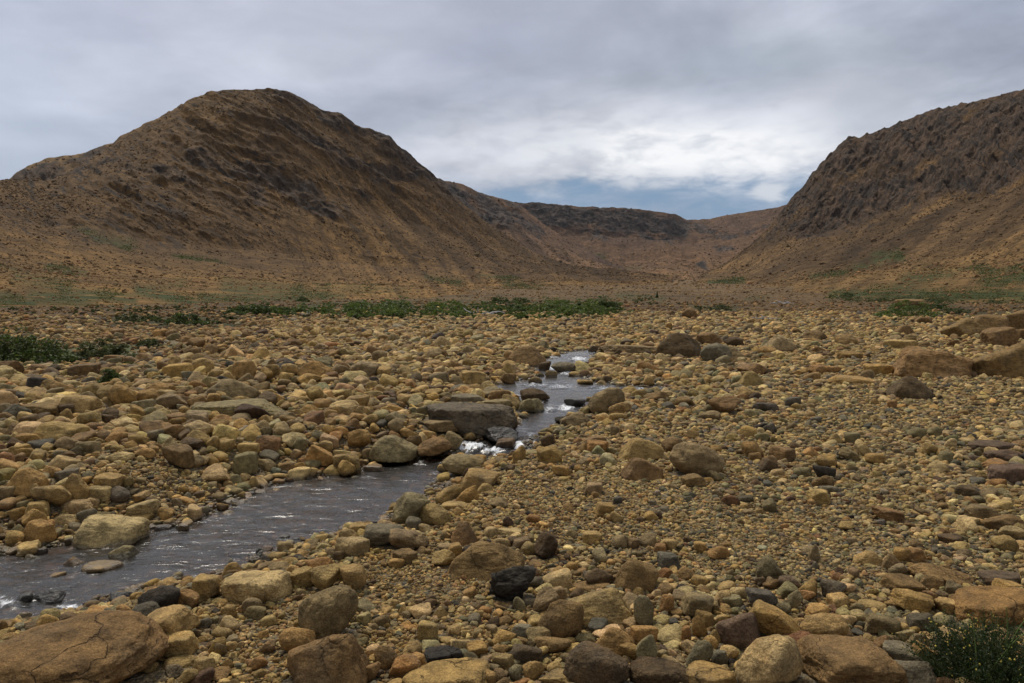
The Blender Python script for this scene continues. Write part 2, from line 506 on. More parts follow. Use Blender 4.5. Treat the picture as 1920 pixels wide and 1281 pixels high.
# ------------------------------------------------------------------ water
FOAM_AND_GLARE = [(885,838,38,11,1.0),(925,845,30,8,.9),(978,835,26,10,1.0),(945,820,18,10,.7),(1062,765,22,8,.9),(1100,766,16,9,.9),(1030,768,14,9,.8),(1005,722,34,7,.66),(1050,725,40,7,.64),  # real foam at the rapids; upper-stream spots also paint bright sky reflection
        (1035,690,26,6,.85),(1085,673,26,6,.85),(1065,700,24,6,.75),(1180,732,60,7,.68),(1010,752,20,8,.7),(1130,728,40,7,.6),(970,745,10,8,.7),(820,885,25,4,.55),(130,1137,32,9,1.0),(12,1130,26,14,.9),(60,1120,25,8,.6),
        (990,815,26,12,.55),(1040,668,18,5,.8),(1110,660,14,5,.7),(628,684,14,5,.8),(532,748,10,4,.5),(470,1062,20,8,.28),(180,1150,40,7,.6)]
def build_water():
    xs = np.arange(-5.2, 5.6, .045); ys = np.arange(3.2, 25, .045)
    X, Y = np.meshgrid(xs, ys)
    S = sdf(X, Y)
    Z = level(X, Y)
    px, py, dep = project(np.stack([X, Y, Z], -1))
    foam = np.zeros(X.shape)  # mask of foam plus the painted sky reflection upstream
    for x, y, a, b, s in FOAM_AND_GLARE:
        foam = np.maximum(foam, s * np.exp(-((px - x) / a) ** 2 - ((py - y) / b) ** 2))
    rapid = np.maximum(foam, sm(py, 880, 850) * sm(py, 800, 830))
    Z = Z + .006 * fbm(P3(X * 5, Y * 7), 3, 21) + rapid * (.055 * fbm(P3(X * 6, Y * 6), 4, 22) + .02 * ridged(P3(X * 9, Y * 9), 2, 25))
    f = grid_faces(*X.shape)
    keep = (S.ravel()[f] < .16).all(1)
    f = f[keep]
    used = np.unique(f); remap = np.full(X.size, -1); remap[used] = np.arange(len(used))
    me = make_mesh('stream', np.stack([X, Y, Z], -1).reshape(-1, 3)[used], remap[f], water_material(), True, {'foam': foam.ravel()[used]})
    tag(link('stream_water', me), kind='structure')

# ------------------------------------------------------------------ hills
BLOCKS = []
def build_layer(name, cols, lines, mat, rock_segs, green_segs, rough=1.0, seed=0, focus=(450, 100), gully=lambda px: 1.0, ledges=lambda px, py: 0.0, patchy=.9, blocks=1.0, back=True):
    """lines, from the foot to the ridge: (n rows up to the next line, [(x, y)...] height line, [(x, metres)...] distance)"""
    cols = np.asarray(cols, float)
    rows_y, rows_r, rows_v = [], [], []
    yl = [np.interp(cols, *zip(*l[1])) for l in lines]
    rl = [np.interp(cols, *zip(*l[2])) for l in lines]
    def el(y):
        d = ray(cols, y)
        return d[:, 2] / np.hypot(d[:, 0], d[:, 1])
    zl = [CAM_H + r * el(y) for y, r in zip(yl, rl)]
    Rr, Zr, Vr = [], [], []
    for k in range(len(lines) - 1):
        n = lines[k][0]
        for j in range(n):
            t = j / n
            Rr.append(rl[k] * (1 - t) + rl[k+1] * t); Zr.append(zl[k] * (1 - t) + zl[k+1] * t); Vr.append(k + t)
    Rr.append(rl[-1]); Zr.append(zl[-1]); Vr.append(len(lines) - 1.0)
    nf = len(Rr)
    Rr, Zr = np.array(Rr), np.array(Zr)
    # soften the kinks between lines (not the ridge)
    kk = np.hanning(41); kk /= kk.sum()
    pad = np.concatenate([np.repeat(Zr[:1], 20, 0), Zr, Zr[-1:] + (Zr[-1:] - Zr[-2:-1]) * np.arange(1, 21)[:, None]])
    Zs = np.apply_along_axis(lambda a: np.convolve(a, kk, 'valid'), 0, pad)
    Zr = Zs
    if back:
        rr, rz = Rr[-1], Zr[-1]
        for j, (fr, dz) in enumerate([(1.012, .995), (1.03, .98), (1.08, .93), (1.2, .8), (1.5, .3)]):
            Rr = np.concatenate([Rr, (rr * fr)[None]]); Zr = np.concatenate([Zr, (rz * dz)[None]]); Vr.append(len(lines) - 1 + .1 * (j + 1))
    d = ray(cols, np.full(cols.shape, HOR)); az = np.arctan2(d[:, 0], d[:, 1])
    X = Rr * np.sin(az); Y = Rr * np.cos(az); Z = Zr.copy()
    px, py, dep = project(np.stack([X, Y, Z], -1))
    rock = capsule(px, py, rock_segs)
    green = capsule(px, py, [g[:4] + (g[4] * 1.45, g[5] * 1.2) for g in green_segs])
    V = np.array(Vr)[:, None] * np.ones(len(cols))
    s = Rr / 1000.0
    lift = sm(V, 0.15, 1.0)
    P = np.stack([X, Y, Z], -1)
    rock = np.clip(rock * (1 + patchy * fbm(P / 60.0, 3, seed + 31)), 0, 1.2)
    fx, fy = px - focus[0], py - focus[1]
    fth = np.arctan2(fx, np.maximum(fy, 1.0)); frad = np.hypot(fx, fy)
    am = np.clip(s / .8, .08, 1.5) * rough
    body = fbm(P / 170.0, 3, seed) * 6.5 * am * lift
    rubble = fbm(P / 26.0, 3, seed + 3) * .8 * am * (.4 + .6 * lift)
    gq = P3(fth * 30 + .4 * noise(P / 200.0, seed + 40), frad / 420, seed)
    gul = fbm(gq, 3, seed + 5) * 3.6 * am * gully(px) * sm(V, .6, 1.5) * (1 - .8 * np.clip(rock, 0, 1)) * sm(V, len(lines) - 1.0, len(lines) - 1.6)
    crag = (ridged(P3(X / 44 + Z / 60, Y / 44, Z / 34), 6, seed + 9) - .35) * 6.5 * am * np.clip(rock, 0, 1) + fbm(P / 12.0, 3, seed + 11) * 2.4 * am * np.clip(rock, 0, 1)
    # ledges of bedrock dipping to the right
    la, lb = px * .87 + py * .5, -px * .5 + py * .87
    ledge = (ridged(P3(la / 95, lb / 24, seed), 4, seed + 21) - .45) * 8.5 * am * np.clip(rock * 1.4 + ledges(px, py), 0, 1)
    top = sm(V, len(lines) - 1.22, len(lines) - 1.0)
    Z = Z - np.maximum(1.0, 9 * s) * sm(V, .14, 0)
    Z = Z + body * (1 - .7 * top) + rubble + gul + (crag * .55 + ledge * .5) * (1 - .6 * top)
    push = (crag + rubble + ledge) * (1 - .5 * top)
    X = X - push * np.sin(az); Y = Y - push * np.cos(az)
    BLOCKS.append((X[:len(Rr) - 5], Y[:len(Rr) - 5], Z[:len(Rr) - 5], rock[:len(Rr) - 5], blocks, V[:len(Rr) - 5], green[:len(Rr) - 5]))
    gly = gully(px) * np.ones(px.shape)
    jag = (fbm(P / 20.0, 3, seed + 51) * 1.1 + ridged(P / 34.0, 2, seed + 52) * .3) * am * top * (.35 + rock)
    Z = Z + jag
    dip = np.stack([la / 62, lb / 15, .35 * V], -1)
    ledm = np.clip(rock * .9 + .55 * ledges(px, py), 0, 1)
    fall = np.stack([fth * 14, frad / 90, 0 * V], -1)
    low = sm(V, 1.7, .4)
    me = make_mesh(name, np.stack([X, Y, Z], -1).reshape(-1, 3), grid_faces(*X.shape), mat, True,
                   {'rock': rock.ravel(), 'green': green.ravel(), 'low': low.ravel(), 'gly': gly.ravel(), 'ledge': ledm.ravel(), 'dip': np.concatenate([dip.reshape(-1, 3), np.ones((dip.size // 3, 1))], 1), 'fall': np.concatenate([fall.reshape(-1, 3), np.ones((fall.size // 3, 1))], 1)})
    return tag(link(name, me), kind='structure')

def build_hills():
    rust, rust2 = (.118, .066, .023), (.078, .044, .017)
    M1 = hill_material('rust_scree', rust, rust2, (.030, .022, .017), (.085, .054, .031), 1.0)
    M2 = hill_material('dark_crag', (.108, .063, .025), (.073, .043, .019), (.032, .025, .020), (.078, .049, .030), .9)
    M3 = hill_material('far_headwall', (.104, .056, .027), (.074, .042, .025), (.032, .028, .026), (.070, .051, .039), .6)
    # big hill on the left
    cols = np.arange(-420, 1260, 1.8)
    ridge = [(-420,345),(-200,334),(0,341),(60,343),(110,335),(160,312),(210,277),(235,256),(280,232),(300,226),(330,208),(365,186),(400,173),(450,170),(520,169),(550,175),
             (580,185),(610,202),(640,212),(672,233),(700,240),(735,258),(760,285),(780,301),(800,318),(820,336),(870,385),(930,430),(1000,475),(1080,503),(1200,519),(1260,522)]
    build_layer('hillside', cols, [
        (70, [(-420,592),(300,590),(800,584),(1000,570),(1260,552)], [(-420,85),(300,88),(800,95),(1000,150),(1260,420)]),
        (90, [(-420,500),(0,495),(300,518),(600,532),(900,532),(1100,530),(1260,530)], [(-420,210),(0,230),(400,330),(900,560),(1260,800)]),
        (110, [(-420,420),(0,415),(150,420),(300,455),(500,480),(700,492),(900,500),(1000,507),(1100,515),(1260,524)], [(-420,330),(0,380),(400,560),(900,850),(1260,1150)]),
        (120, [(-420,370),(0,372),(100,368),(200,350),(350,330),(500,345),(640,372),(760,410),(850,442),(930,470),(1000,490),(1080,508),(1260,523)], [(-420,400),(0,460),(400,700),(900,1050),(1260,1250)]),
        (1, ridge, [(-420,480),(0,540),(200,800),(450,900),(820,1150),(1000,1250),(1260,1350)])],
        M1,
        [(525,178,620,205,16,1.0),(600,205,690,240,18,1.1),(680,245,760,285,18,1.0),(740,280,830,345,16,1.1),(530,235,640,290,18,.9),(640,300,780,330,16,.75),(365,290,470,330,26,.95),(470,320,590,380,28,.95),(380,300,520,370,24,.85),(300,265,400,262,10,.6),
         (190,300,360,330,20,.5),(150,320,260,380,26,.42),(280,385,350,405,12,.7),(100,400,220,430,22,.45),(490,370,640,400,18,.7),(700,330,800,380,10,.45),(640,352,700,372,10,.6),
         (330,210,420,235,18,.4),(820,345,900,395,14,.85),(640,420,720,440,7,.4),(60,345,200,340,14,.35),(210,340,330,372,12,.5),(760,470,840,500,5,.5),(690,470,740,480,5,.5)],
        [(0,560,60,568,9,1.0),(60,556,180,560,8,1.0),(180,552,250,562,7,.9),(300,552,380,575,7,1.0),(420,545,520,552,5,.8),(520,552,640,556,6,.9),(0,500,50,515,5,.6),(90,500,160,512,5,.6),(30,522,130,540,7,.8),(110,545,180,552,6,.9),(260,545,350,565,8,1.0),(180,445,240,458,7,.7),(150,430,180,440,5,.5),(420,535,560,548,7,.7),(280,538,340,532,5,.6),(380,560,560,558,8,.9),
         (330,480,420,490,4,.4),(800,520,860,530,4,.7),(900,515,960,528,4,.7),(950,535,1040,545,5,.6),(1050,548,1130,548,4,.8),(600,540,760,548,6,.4)], 1.0, 11, (450, 100), lambda px: .12 + .88 * sm(px, 480, 720), lambda px, py: .75 * sm(px, 640, 440) * sm(py, 500, 440))
    # the spur behind its left shoulder
    cols = np.arange(-60, 420, 2.0)
    build_layer('hill_spur', cols, [
        (40, [(-60,470),(420,420)], [(-60,900),(420,1000)]),
        (1, [(-60,372),(0,352),(25,338),(60,313),(100,297),(170,288),(220,270),(300,262),(420,300)], [(-60,1250),(420,1350)])],
        M2, [(0,350,200,300,30,.8)], [], 1.0, 41, (240, 150))
    # second shoulder, left of the headwall
    cols = np.arange(700, 1300, 1.8)
    build_layer('valley_shoulder', cols, [
        (60, [(700,520),(1300,528)], [(700,1300),(1300,1500)]),
        (70, [(700,440),(900,440),(1000,470),(1100,498),(1300,524)], [(700,1550),(1300,1800)]),
        (1, [(700,300),(780,318),(822,336),(870,345),(900,363),(940,374),(965,381),(985,392),(1020,420),(1080,460),(1150,495),(1210,512),(1300,522)], [(700,1750),(965,2050),(1300,2150)])],
        M3, [(800,345,900,390,26,1.0),(880,375,960,400,22,1.0),(900,410,1000,430,16,.7),(960,400,1010,440,14,.9)], [], 1.1, 51, (700, 180))
    # headwall of the valley
    cols = np.arange(880, 1620, 1.8)
    build_layer('valley_headwall', cols, [
        (60, [(880,528),(1620,528)], [(880,1700),(1620,1700)]),
        (60, [(880,505),(1100,505),(1250,497),(1350,500),(1620,490)], [(880,2050),(1250,2050),(1620,2000)]),
        (70, [(880,445),(1000,448),(1100,442),(1200,445),(1285,452),(1330,446),(1400,445),(1620,430)], [(880,2350),(1250,2450),(1330,2600),(1620,2400)]),
        (1, [(880,392),(940,384),(965,379),(1000,380),(1050,384),(1100,389),(1150,390),(1200,394),(1240,399),(1262,402),(1285,413),(1330,411),(1360,404),(1390,399),(1440,391),(1470,385),(1550,370),(1620,360)],
            [(880,2500),(1250,2600),(1290,2950),(1330,3000),(1470,2800),(1620,2600)])],
        M3, [(960,395,1060,410,26,1.0),(1050,405,1180,415,24,1.1),(1180,410,1280,430,18,1.0),(1100,430,1130,450,14,.7),(1200,440,1260,452,10,.7),(1330,440,1380,445,8,.8),(1400,440,1440,430,10,.6),(1340,465,1370,470,8,.8),(1310,495,1325,500,8,.7),(1290,420,1340,440,12,.6)],
        [(1100,478,1130,482,5,.8),(1150,500,1200,505,4,.5),(1240,522,1290,526,4,.8)], 1.3, 61, (1200, 150), lambda px: .35, patchy=.6, blocks=.7)
    # cliff mountain on the right
    cols = np.arange(1310, 2330, 1.8)
    build_layer('cliff_mountain', cols, [
        (70, [(1310,552),(1450,566),(1600,582),(2330,584)], [(1310,500),(1450,230),(1600,115),(2330,95)]),
        (90, [(1310,532),(1400,530),(1500,520),(1650,505),(1800,492),(1920,485),(2330,460)], [(1310,900),(1500,560),(1920,300),(2330,240)]),
        (90, [(1310,526),(1400,508),(1500,482),(1600,465),(1750,430),(1920,395),(2330,340)], [(1310,1150),(1500,850),(1920,520),(2330,420)]),
        (130, [(1310,525),(1350,505),(1400,470),(1440,440),(1500,437),(1560,437),(1620,420),(1700,396),(1780,376),(1850,365),(1920,345),(2330,270)], [(1310,1250),(1500,1050),(1920,700),(2330,600)]),
        (1, [(1310,524),(1350,500),(1400,462),(1440,425),(1465,393),(1480,373),(1500,351),(1530,311),(1545,292),(1562,278),(1582,260),(1600,258),(1640,246),(1680,226),(1710,218),(1740,207),(1800,195),(1830,186),(1860,180),(1890,172),(1920,166),(2060,135),(2330,95)],
            [(1310,1300),(1465,1200),(1600,1150),(1920,860),(2330,720)])],
        M2, [(1470,400,1560,300,40,.95),(1560,290,1700,260,50,1.05),(1700,260,1920,230,70,1.05),(1480,430,1600,420,20,1.0),(1540,400,1700,350,60,1.0),(1700,350,1920,300,50,1.0),(1920,230,2330,170,90,1.0),(1445,440,1480,400,14,.8)],
        [(1520,520,1590,508,4,1.0),(1640,482,1690,476,5,1.1),(1600,498,1650,490,4,.7),(1330,536,1390,530,5,1.1),(1700,525,1780,512,10,.9),(1800,500,1850,495,5,.8),(1850,530,1920,520,9,.9),(1560,552,1920,552,7,1.0),(1640,545,1700,538,7,.7),(1840,512,1920,500,6,.7)], 1.0, 71, (2300, 60), lambda px: 1.5, patchy=.45)
STONES = """
#A 0 640
228 157 120 55 b r|brown domed boulder at the foot of the large green bush on the left bank
475 172 165 85 b b|dark brown blocky boulder right of the large green bush on the left bank|brown block by the bush
655 108 110 60 b r
745 112 110 55 b r
815 97 120 60 b r
1140 145 130 95 t o|big rounded tan boulder on the left bank above the grey-brown dome|rounded tan left-bank boulder
1370 165 120 110 t b|squarish tan block standing between a rounded tan and an orange-brown boulder on the left bank
1490 185 90 75 o r|rounded orange-brown boulder right of the squarish tan block on the left bank
1630 160 110 70 p r
1770 160 195 95 o w|ochre wedge-backed boulder left of the small far puddle|ochre wedge by the puddle
1745 215 150 65 o r|ochre oval boulder just in front of the ochre wedge near the puddle
1535 140 70 80 b r
365 236 60 50 x b|small bright orange cube-shaped stone left of the little round bush|orange cube by the bush
150 250 80 60 t b
690 310 160 125 o o|round orange-brown boulder right below the little round bush|round orange-brown boulder
835 315 130 90 o o|smaller orange-brown boulder leaning against the round orange-brown one
905 275 140 80 o a
1300 278 330 125 m w|broad grey-brown domed rock with a ledge on the left bank|grey-brown domed rock
1370 388 560 105 m s|long flat grey slab with hairline cracks on the left bank|long cracked grey slab
980 345 165 95 m a|grey-brown angular boulder at the left end of the long cracked grey slab
1115 345 105 75 o r|ochre rounded boulder touching the left end of the long cracked grey slab
1195 330 95 65 o a
1040 275 130 50 p s|pale yellow flat stone left of the grey-brown domed rock
1210 190 90 60 t r
430 360 230 120 t L|large tan block sloping down to the right on the far left bank|sloping tan left-bank block
230 390 245 85 b b|long brown block with rounded top beside the sloping tan block|long brown left-bank block
380 390 90 75 d a
330 512 270 115 t L|large smooth tan boulder sloping right in front of the long brown block|smooth tan sloping boulder
390 580 150 85 m r
505 600 140 80 m a
90 580 120 75 d r|dark brown rounded stone near the left edge of the picture
235 430 85 55 d a
595 440 80 60 d a
700 475 150 70 p e:18
585 535 95 70 b a
680 540 70 55 o b
775 555 110 65 t b
870 535 90 70 g a
980 515 130 90 b r
1110 505 185 110 p e:22|pale tan elongated boulder tilted down to the right, left bank|tilted pale elongated boulder
1205 570 80 75 t a
1075 577 135 70 d r|dark grey-brown flattened boulder under the tilted pale elongated boulder
955 590 90 95 p w
1010 648 160 120 b b:20|large brown block leaning right above the gravel patch on the left bank|leaning brown block
1100 680 90 80 m b
1265 590 105 70 t a
820 632 125 70 o r|orange-brown smooth boulder left of the leaning brown block
635 582 90 40 t r
735 583 80 45 o b
575 695 60 40 t r|small tan egg-like stone lying alone on the left-bank gravel
670 655 140 60 p r
1380 688 155 128 n b|green-grey rounded boulder standing at the edge of the left bank|green-grey bank boulder
1400 605 120 65 t b
1515 645 110 65 g r|dark grey boulder right of the green-grey bank boulder
1800 640 165 115 o b:25|orange-tan tilted boulder near the big grey-tan wedge at the pool
1690 580 90 75 n a
1760 690 100 60 n b
1755 740 60 50 t b
1570 760 115 45 t R
160 790 190 145 o L|large ochre boulder with a ridged top on the left bank|ridged ochre boulder
180 845 100 90 t e:-25|small tan oval stone leaning on the front of the ridged ochre boulder
300 870 210 125 t r:12|tan-brown oval boulder right of the ridged ochre boulder|tan-brown oval boulder
430 820 150 145 t w|upright tan angular boulder with a creased face on the left bank|upright creased tan boulder
615 790 145 85 t b
560 860 150 85 p s
664 863 120 88 g o|smooth grey rounded boulder resting on a yellow flat stone|smooth grey left-bank boulder
370 755 150 70 g a
40 860 90 85 m r
90 712 90 58 t r
215 945 150 85 t s
440 930 190 75 p s
490 980 100 75 g r
585 990 120 65 m r
615 1075 375 185 p L:-8|big pale tan wedge-shaped boulder at the left waterline of the pool|pale wedge at the waterline
695 1195 170 95 n R|grey-tan stone standing in water in front of the pale wedge
800 940 165 90 p b:-15|pale tan angular block above the left waterline of the pool
800 992 120 42 t s
930 970 100 68 o r
220 1070 170 112 o b|ochre-brown boulder with dark base at the left waterline|ochre-brown waterline boulder
100 1080 85 90 n r
345 1190 200 55 r s:-18|flat reddish-brown slab lying tilted in the water left of the pale wedge
1250 935 75 52 o r|ochre stone half in the water near the left bank of the pool
1205 1000 60 32 o r
1030 1060 70 65 b b|mottled upright stone standing alone in the pool|mottled stone in the pool
920 1050 90 38 u r|dark red low stone barely above the water of the pool
1425 800 65 75 t w
1235 882 75 52 m r
60 300 110 60 b a
40 395 110 90 m L
120 290 130 60 t s
1420 245 80 55 m r
1490 305 110 60 o s
1605 240 80 55 m r
1830 590 90 60 t a
1430 415 110 60 t s
1490 440 90 50 t r
1300 465 60 45 t r
1770 305 105 100 t r
1735 385 115 55 o r
1600 425 130 65 m r
840 405 75 70 n a:40
960 400 120 35 b s
985 438 150 55 b s
#D 0 854
380 1125 980 430 B o|enormous brown boulder with cracks filling the bottom left corner|enormous cracked corner boulder
575 645 215 85 t s|flat rock with tan top and dark wet foot lying in the pool
420 612 110 78 o w|small ochre stone standing in water at the lower pool
300 690 140 65 o s:-15
1155 748 150 128 t b|tan blocky stone with dark blotches at the near waterline|blotched tan waterline block
1440 755 390 175 p s|large pale flat-topped rock with cracks on the near bank|pale flat-topped near rock
1050 812 130 112 b b:20
925 845 115 98 t r
885 820 235 160 k r|dark wet grey boulder sloping into the near edge of the water|dark wet near boulder
675 808 150 85 k r|dark rounded stone nearly awash in the lower pool|dark awash stone
940 965 320 205 t b:-14|long pale tan block with rounded ends behind the enormous corner boulder|long rounded tan block
1005 1072 180 128 t b|tan-brown squarish stone in front of the long rounded tan block
1560 570 105 58 t r
1565 630 120 55 m r
1640 600 95 45 t e:-15
1580 675 135 48 t s
1790 615 170 85 x R|smooth orange-red boulder beside the near waterline|orange-red waterline boulder
1910 540 0 0 t r
1700 692 130 112 t b
1830 700 170 140 t a
1420 852 110 90 m a
1440 888 120 80 m b
1840 902 335 275 m o|big grey-brown smooth boulder on the gravel near the bottom of the picture|big smooth grey-brown boulder
1680 1045 220 145 o o|ochre-brown rounded boulder tucked under the big smooth grey-brown one
1830 1175 480 300 b R|large brown boulder with sloping top cut by the bottom edge of the picture|brown boulder at bottom edge
1455 1170 100 72 x r|pinkish-tan small stone on fine gravel left of a large brown boulder
1020 1170 200 80 t s
975 1215 130 75 g r
1150 1180 150 95 t a
1220 1225 150 60 o r
1060 1240 110 85 t r
1220 1080 110 95 o e:-35
1280 1175 65 58 o r
745 970 60 52 o r
1140 950 80 68 g r
1285 880 110 78 t r
1300 612 55 60 n w
1440 605 50 45 s r
1490 600 72 62 k r
1240 1090 70 80 m r
840 1200 90 60 t r
1265 930 90 60 m a
1250 1000 100 60 t r
660 920 170 110 g a|dark grey wet rock wedged behind the enormous corner boulder
540 985 0 0 t r
280 800 190 100 k r|dark rock awash at the small rapid in the lower left
130 820 110 80 k a
1105 1002 62 36 b r
1150 1062 84 30 u s
1600 470 60 42 g r
1665 482 50 38 k r
1555 492 46 30 g r
1180 400 60 30 b r
1330 560 70 34 d s
780 690 70 34 u s
520 700 80 34 b s
140 640 80 40 d r
230 540 70 40 d r
170 510 60 34 b r
60 590 70 30 u s
985 470 90 40 u s
1090 420 90 26 r s
700 800 90 50 k r
1000 700 50 30 g r
#E 640 854
690 52 255 118 m o:8|large dark tan oval boulder at the right waterline of the pool|oval waterline boulder
780 145 220 118 t b|tan boulder with a black stain on its right waterline side
610 215 175 105 t r:-15
395 302 225 168 n a|pale grey-green angular boulder jutting into the pool|grey-green pool boulder
530 337 185 112 t r|smooth tan boulder right of the grey-green pool boulder
95 412 105 58 t b|small tan block sitting alone in the water near the right bank
250 445 230 118 g r:-8|dark grey oval boulder half in the water by the near bank
345 478 200 112 m r
420 485 140 82 m r
405 385 90 68 g r
715 225 130 112 o e:-35
810 190 110 62 t s
880 270 110 62 m r
640 287 150 52 t r
690 442 150 128 b w
945 435 150 50 p s|pale cream flat stone flush with the gravel
820 575 430 195 b w|broad ochre-brown wedge with a dark shaded half on the near bank|broad ochre-brown wedge
1150 517 138 142 d r|dark brown rounded boulder leaning right on the gravel behind the broad wedge|dark brown round boulder
965 718 265 195 K j|black jagged rock with rough facets on the gravel|black jagged rock
1215 707 165 112 p b:-12|pale tan block with a dark corner right of the black jagged rock
1450 687 175 92 d a
1665 682 245 165 b L|brown pyramid-shaped rock with sloping sides|brown pyramid rock
1438 850 405 192 t R|large tan half-moon slab with flat top resting on a brown dome|tan half-moon slab
1235 935 260 205 b o|brown smooth dome propping up the half-moon slab|brown dome under the slab
1150 818 148 130 m r:-30
1700 880 120 172 n r|green-grey upright stone at the right end of the half-moon slab
1000 842 70 82 n r
1390 745 250 62 b s
1830 842 92 105 x a|small orange stone with a dark face right of the half-moon slab
1845 607 132 102 s b|dark slate-blue block alone on the gravel|slate-blue block
1540 1040 250 145 o w|orange-tan angular peaked rock below the half-moon slab|orange-tan peaked rock
1705 1010 150 100 o b
1710 1092 132 142 n r|grey-tan egg-shaped stone standing upright near the bottom of the picture|upright egg stone
1632 1115 140 92 o e:25
1437 1182 385 225 d o|large dark brown boulder at the bottom centre of the picture|large dark brown boulder
1780 1230 350 150 d s|long flat dark brown boulder cut by the bottom edge of the picture
1500 1250 225 120 o w|orange-tan peaked stone in front of the large dark brown boulder
1192 1067 210 92 b e:10
1375 1035 120 62 n e:-12
1040 1112 190 108 d b
915 1015 142 82 o r
760 1090 132 78 o b
900 1087 100 58 o r
575 1122 218 108 K r|dark grey rough-skinned boulder beside a bright orange stone|dark rough-skinned boulder
250 1137 142 124 b r
360 1197 182 128 x a|bright orange angular stone at the bottom of the picture|bright orange angular stone
165 1222 112 95 b a
585 1260 500 190 o s|large flat-topped tan rock cut by the bottom edge of the picture|flat-topped tan rock
490 992 122 98 t b
805 872 85 48 x r
910 1160 130 85 t b
795 1195 92 52 p r
980 1227 80 82 n b
1080 1217 130 95 o a
830 1258 90 75 o a
1220 1248 225 90 t a
1200 1192 92 62 t r
575 580 140 90 t r
640 535 90 75 o a
720 540 80 60 k a|small black angular stone behind the broad ochre-brown wedge
1300 625 70 50 o r
1690 80 240 125 b L|brown peaked boulder on the right bank below a similar tan one|brown peaked right-bank boulder
1420 190 112 68 m b|grey-brown cube-like stone alone on the gravel
1480 306 112 78 o b
1545 352 72 66 t r
1555 255 50 46 s b
1410 462 112 66 t b
940 372 62 62 u r|small purple-brown rounded stone on fine gravel
1075 355 90 50 x r
1565 490 100 80 m r
1845 505 100 65 t r
1790 530 70 60 x r
1720 480 100 70 m b
1640 500 80 60 b r
560 600 0 0 t r
360 575 150 80 b s
310 610 90 50 o b
65 690 150 130 t r|tan rounded boulder on the near bank left of the sandy patch|
60 530 200 115 p s|pale cream broad stone at the near waterline|pale cream waterline stone
#F 1280 854
75 25 300 195 m o|large weathered grey-brown boulder standing clear of the gravel on the right bank|weathered grey-brown boulder
485 60 108 84 d r
795 97 122 82 k a|dark angular stone in front of a brown one on the right gravel
790 150 132 78 b r
820 197 112 58 g r
670 97 100 62 n a
60 147 132 72 b b
770 237 132 84 t b
482 640 168 136 n r:15|green-grey rounded boulder sunk in the right-hand gravel|green-grey gravel boulder
85 847 178 124 m b|grey-tan flat-topped stone left of the long orange-tan boulder
505 927 305 195 o b:28|long orange-tan boulder tilted down to the right with a hairline crack|tilted orange-tan boulder
330 985 258 185 u R|purple-brown boulder under the left end of the tilted orange-tan one|purple-brown boulder
790 972 262 155 t o:8|smooth tan oval boulder right of the tilted orange-tan boulder|smooth tan oval boulder
500 1165 395 290 p o|large pale pitted boulder near the bottom right|large pale pitted boulder
655 1060 152 124 r b:-12|red-brown angular stone wedged between larger boulders|red-brown wedged stone
935 1172 505 240 b b|very large brown boulder with a dark stain near the bottom right|stained brown boulder
90 1120 152 155 n r|green-grey rounded stone left of the large pale pitted boulder
205 1140 88 90 g r
265 1117 106 84 t r
95 970 92 115 o e:55
178 1020 82 72 t a
1115 952 192 104 m b|grey-tan block on small pebbles right of the smooth tan oval boulder
1250 1122 275 130 g s:15|dark grey flattened rock right of the stained brown boulder
1300 1222 275 135 g R:12|dark grey rock with a pale crest at the bottom right|dark grey crested rock
1365 1112 155 110 o b:25|tan angular stone with a step in front of the leafy plant
1305 1047 150 88 m e:-12
1310 822 222 112 o b:12|orange-brown flat rock with rounded right end on the right bank|orange-brown flat rock
1060 847 182 62 t s:10
1190 832 132 52 o s
855 757 152 104 G r|rough dark grey stone among pebbles behind the smooth tan oval boulder
1235 727 202 100 b b
1400 715 142 84 b L
1530 752 114 92 n r
1470 667 345 112 b e:16|long brown slab sloping down to the right near the right edge|long sloping brown slab
1790 702 255 84 u s|long purple-brown slab at the right edge of the picture
1760 860 480 220 O s:-12|large orange-brown ledge with dark clefts behind the leafy plant|orange-brown ledge
1490 847 132 82 t b
1040 577 172 82 t w
1180 600 130 94 m w
1300 562 122 78 x b
680 790 132 72 x a:20|small red-orange angular stone among pebbles
755 880 132 74 o b
1810 377 245 92 b R|dark tan long-backed boulder near the right edge
1850 440 142 74 p e:-6
1810 497 122 96 t r
1440 77 112 64 p r
1600 205 122 64 d r
1670 325 152 84 m b
1520 480 152 62 d s
1150 335 150 84 b b:15
920 400 100 54 t b
200 545 128 74 x r
100 515 80 60 o r
1240 290 0 0 t r
460 100 0 0 t r
20 1010 60 90 x r
1230 560 90 80 o w
740 555 70 100 m e:50
250 745 120 66 t r
500 725 100 60 b r
310 775 90 70 p a
220 930 70 60 t e:60
1240 980 60 60 t r
1050 1040 90 60 t r
1180 1040 80 60 m r
1310 905 90 60 p r
140 1250 330 130 o s|orange-tan flat boulder at the bottom edge left of the pale pitted one
390 1265 130 80 m r
630 820 100 100 n r
1640 900 60 60 o r
#C 1280 540
1400 418 490 165 T L|large bare tan bedrock slab split by a vertical crack on the right bank|split tan bedrock slab
1840 412 420 195 b R|large brown bedrock hump at the right edge of the picture|brown bedrock hump
1590 228 225 115 b R:-15|brown rounded outcrop at the left end of the right-hand rock ledges|left outcrop block
1740 210 225 115 b L:-15
1780 282 175 115 b b:-12
1890 190 190 130 b b:-10
1900 262 110 60 b r
1290 562 275 125 d w|dark brown peaked boulder right in front of the split tan bedrock slab|dark peaked right boulder
1215 602 50 42 o w|small orange cone-like stone leaning on the dark peaked right boulder
1175 660 58 52 x r
235 660 190 100 b r|brown humped boulder on the right bank among pale cobbles|brown humped right-bank boulder
150 720 132 56 m r
380 517 150 95 t w
390 460 165 72 b r
540 318 190 95 m w|grey-brown ribbed dome right of the stream's upper end|ribbed grey-brown dome
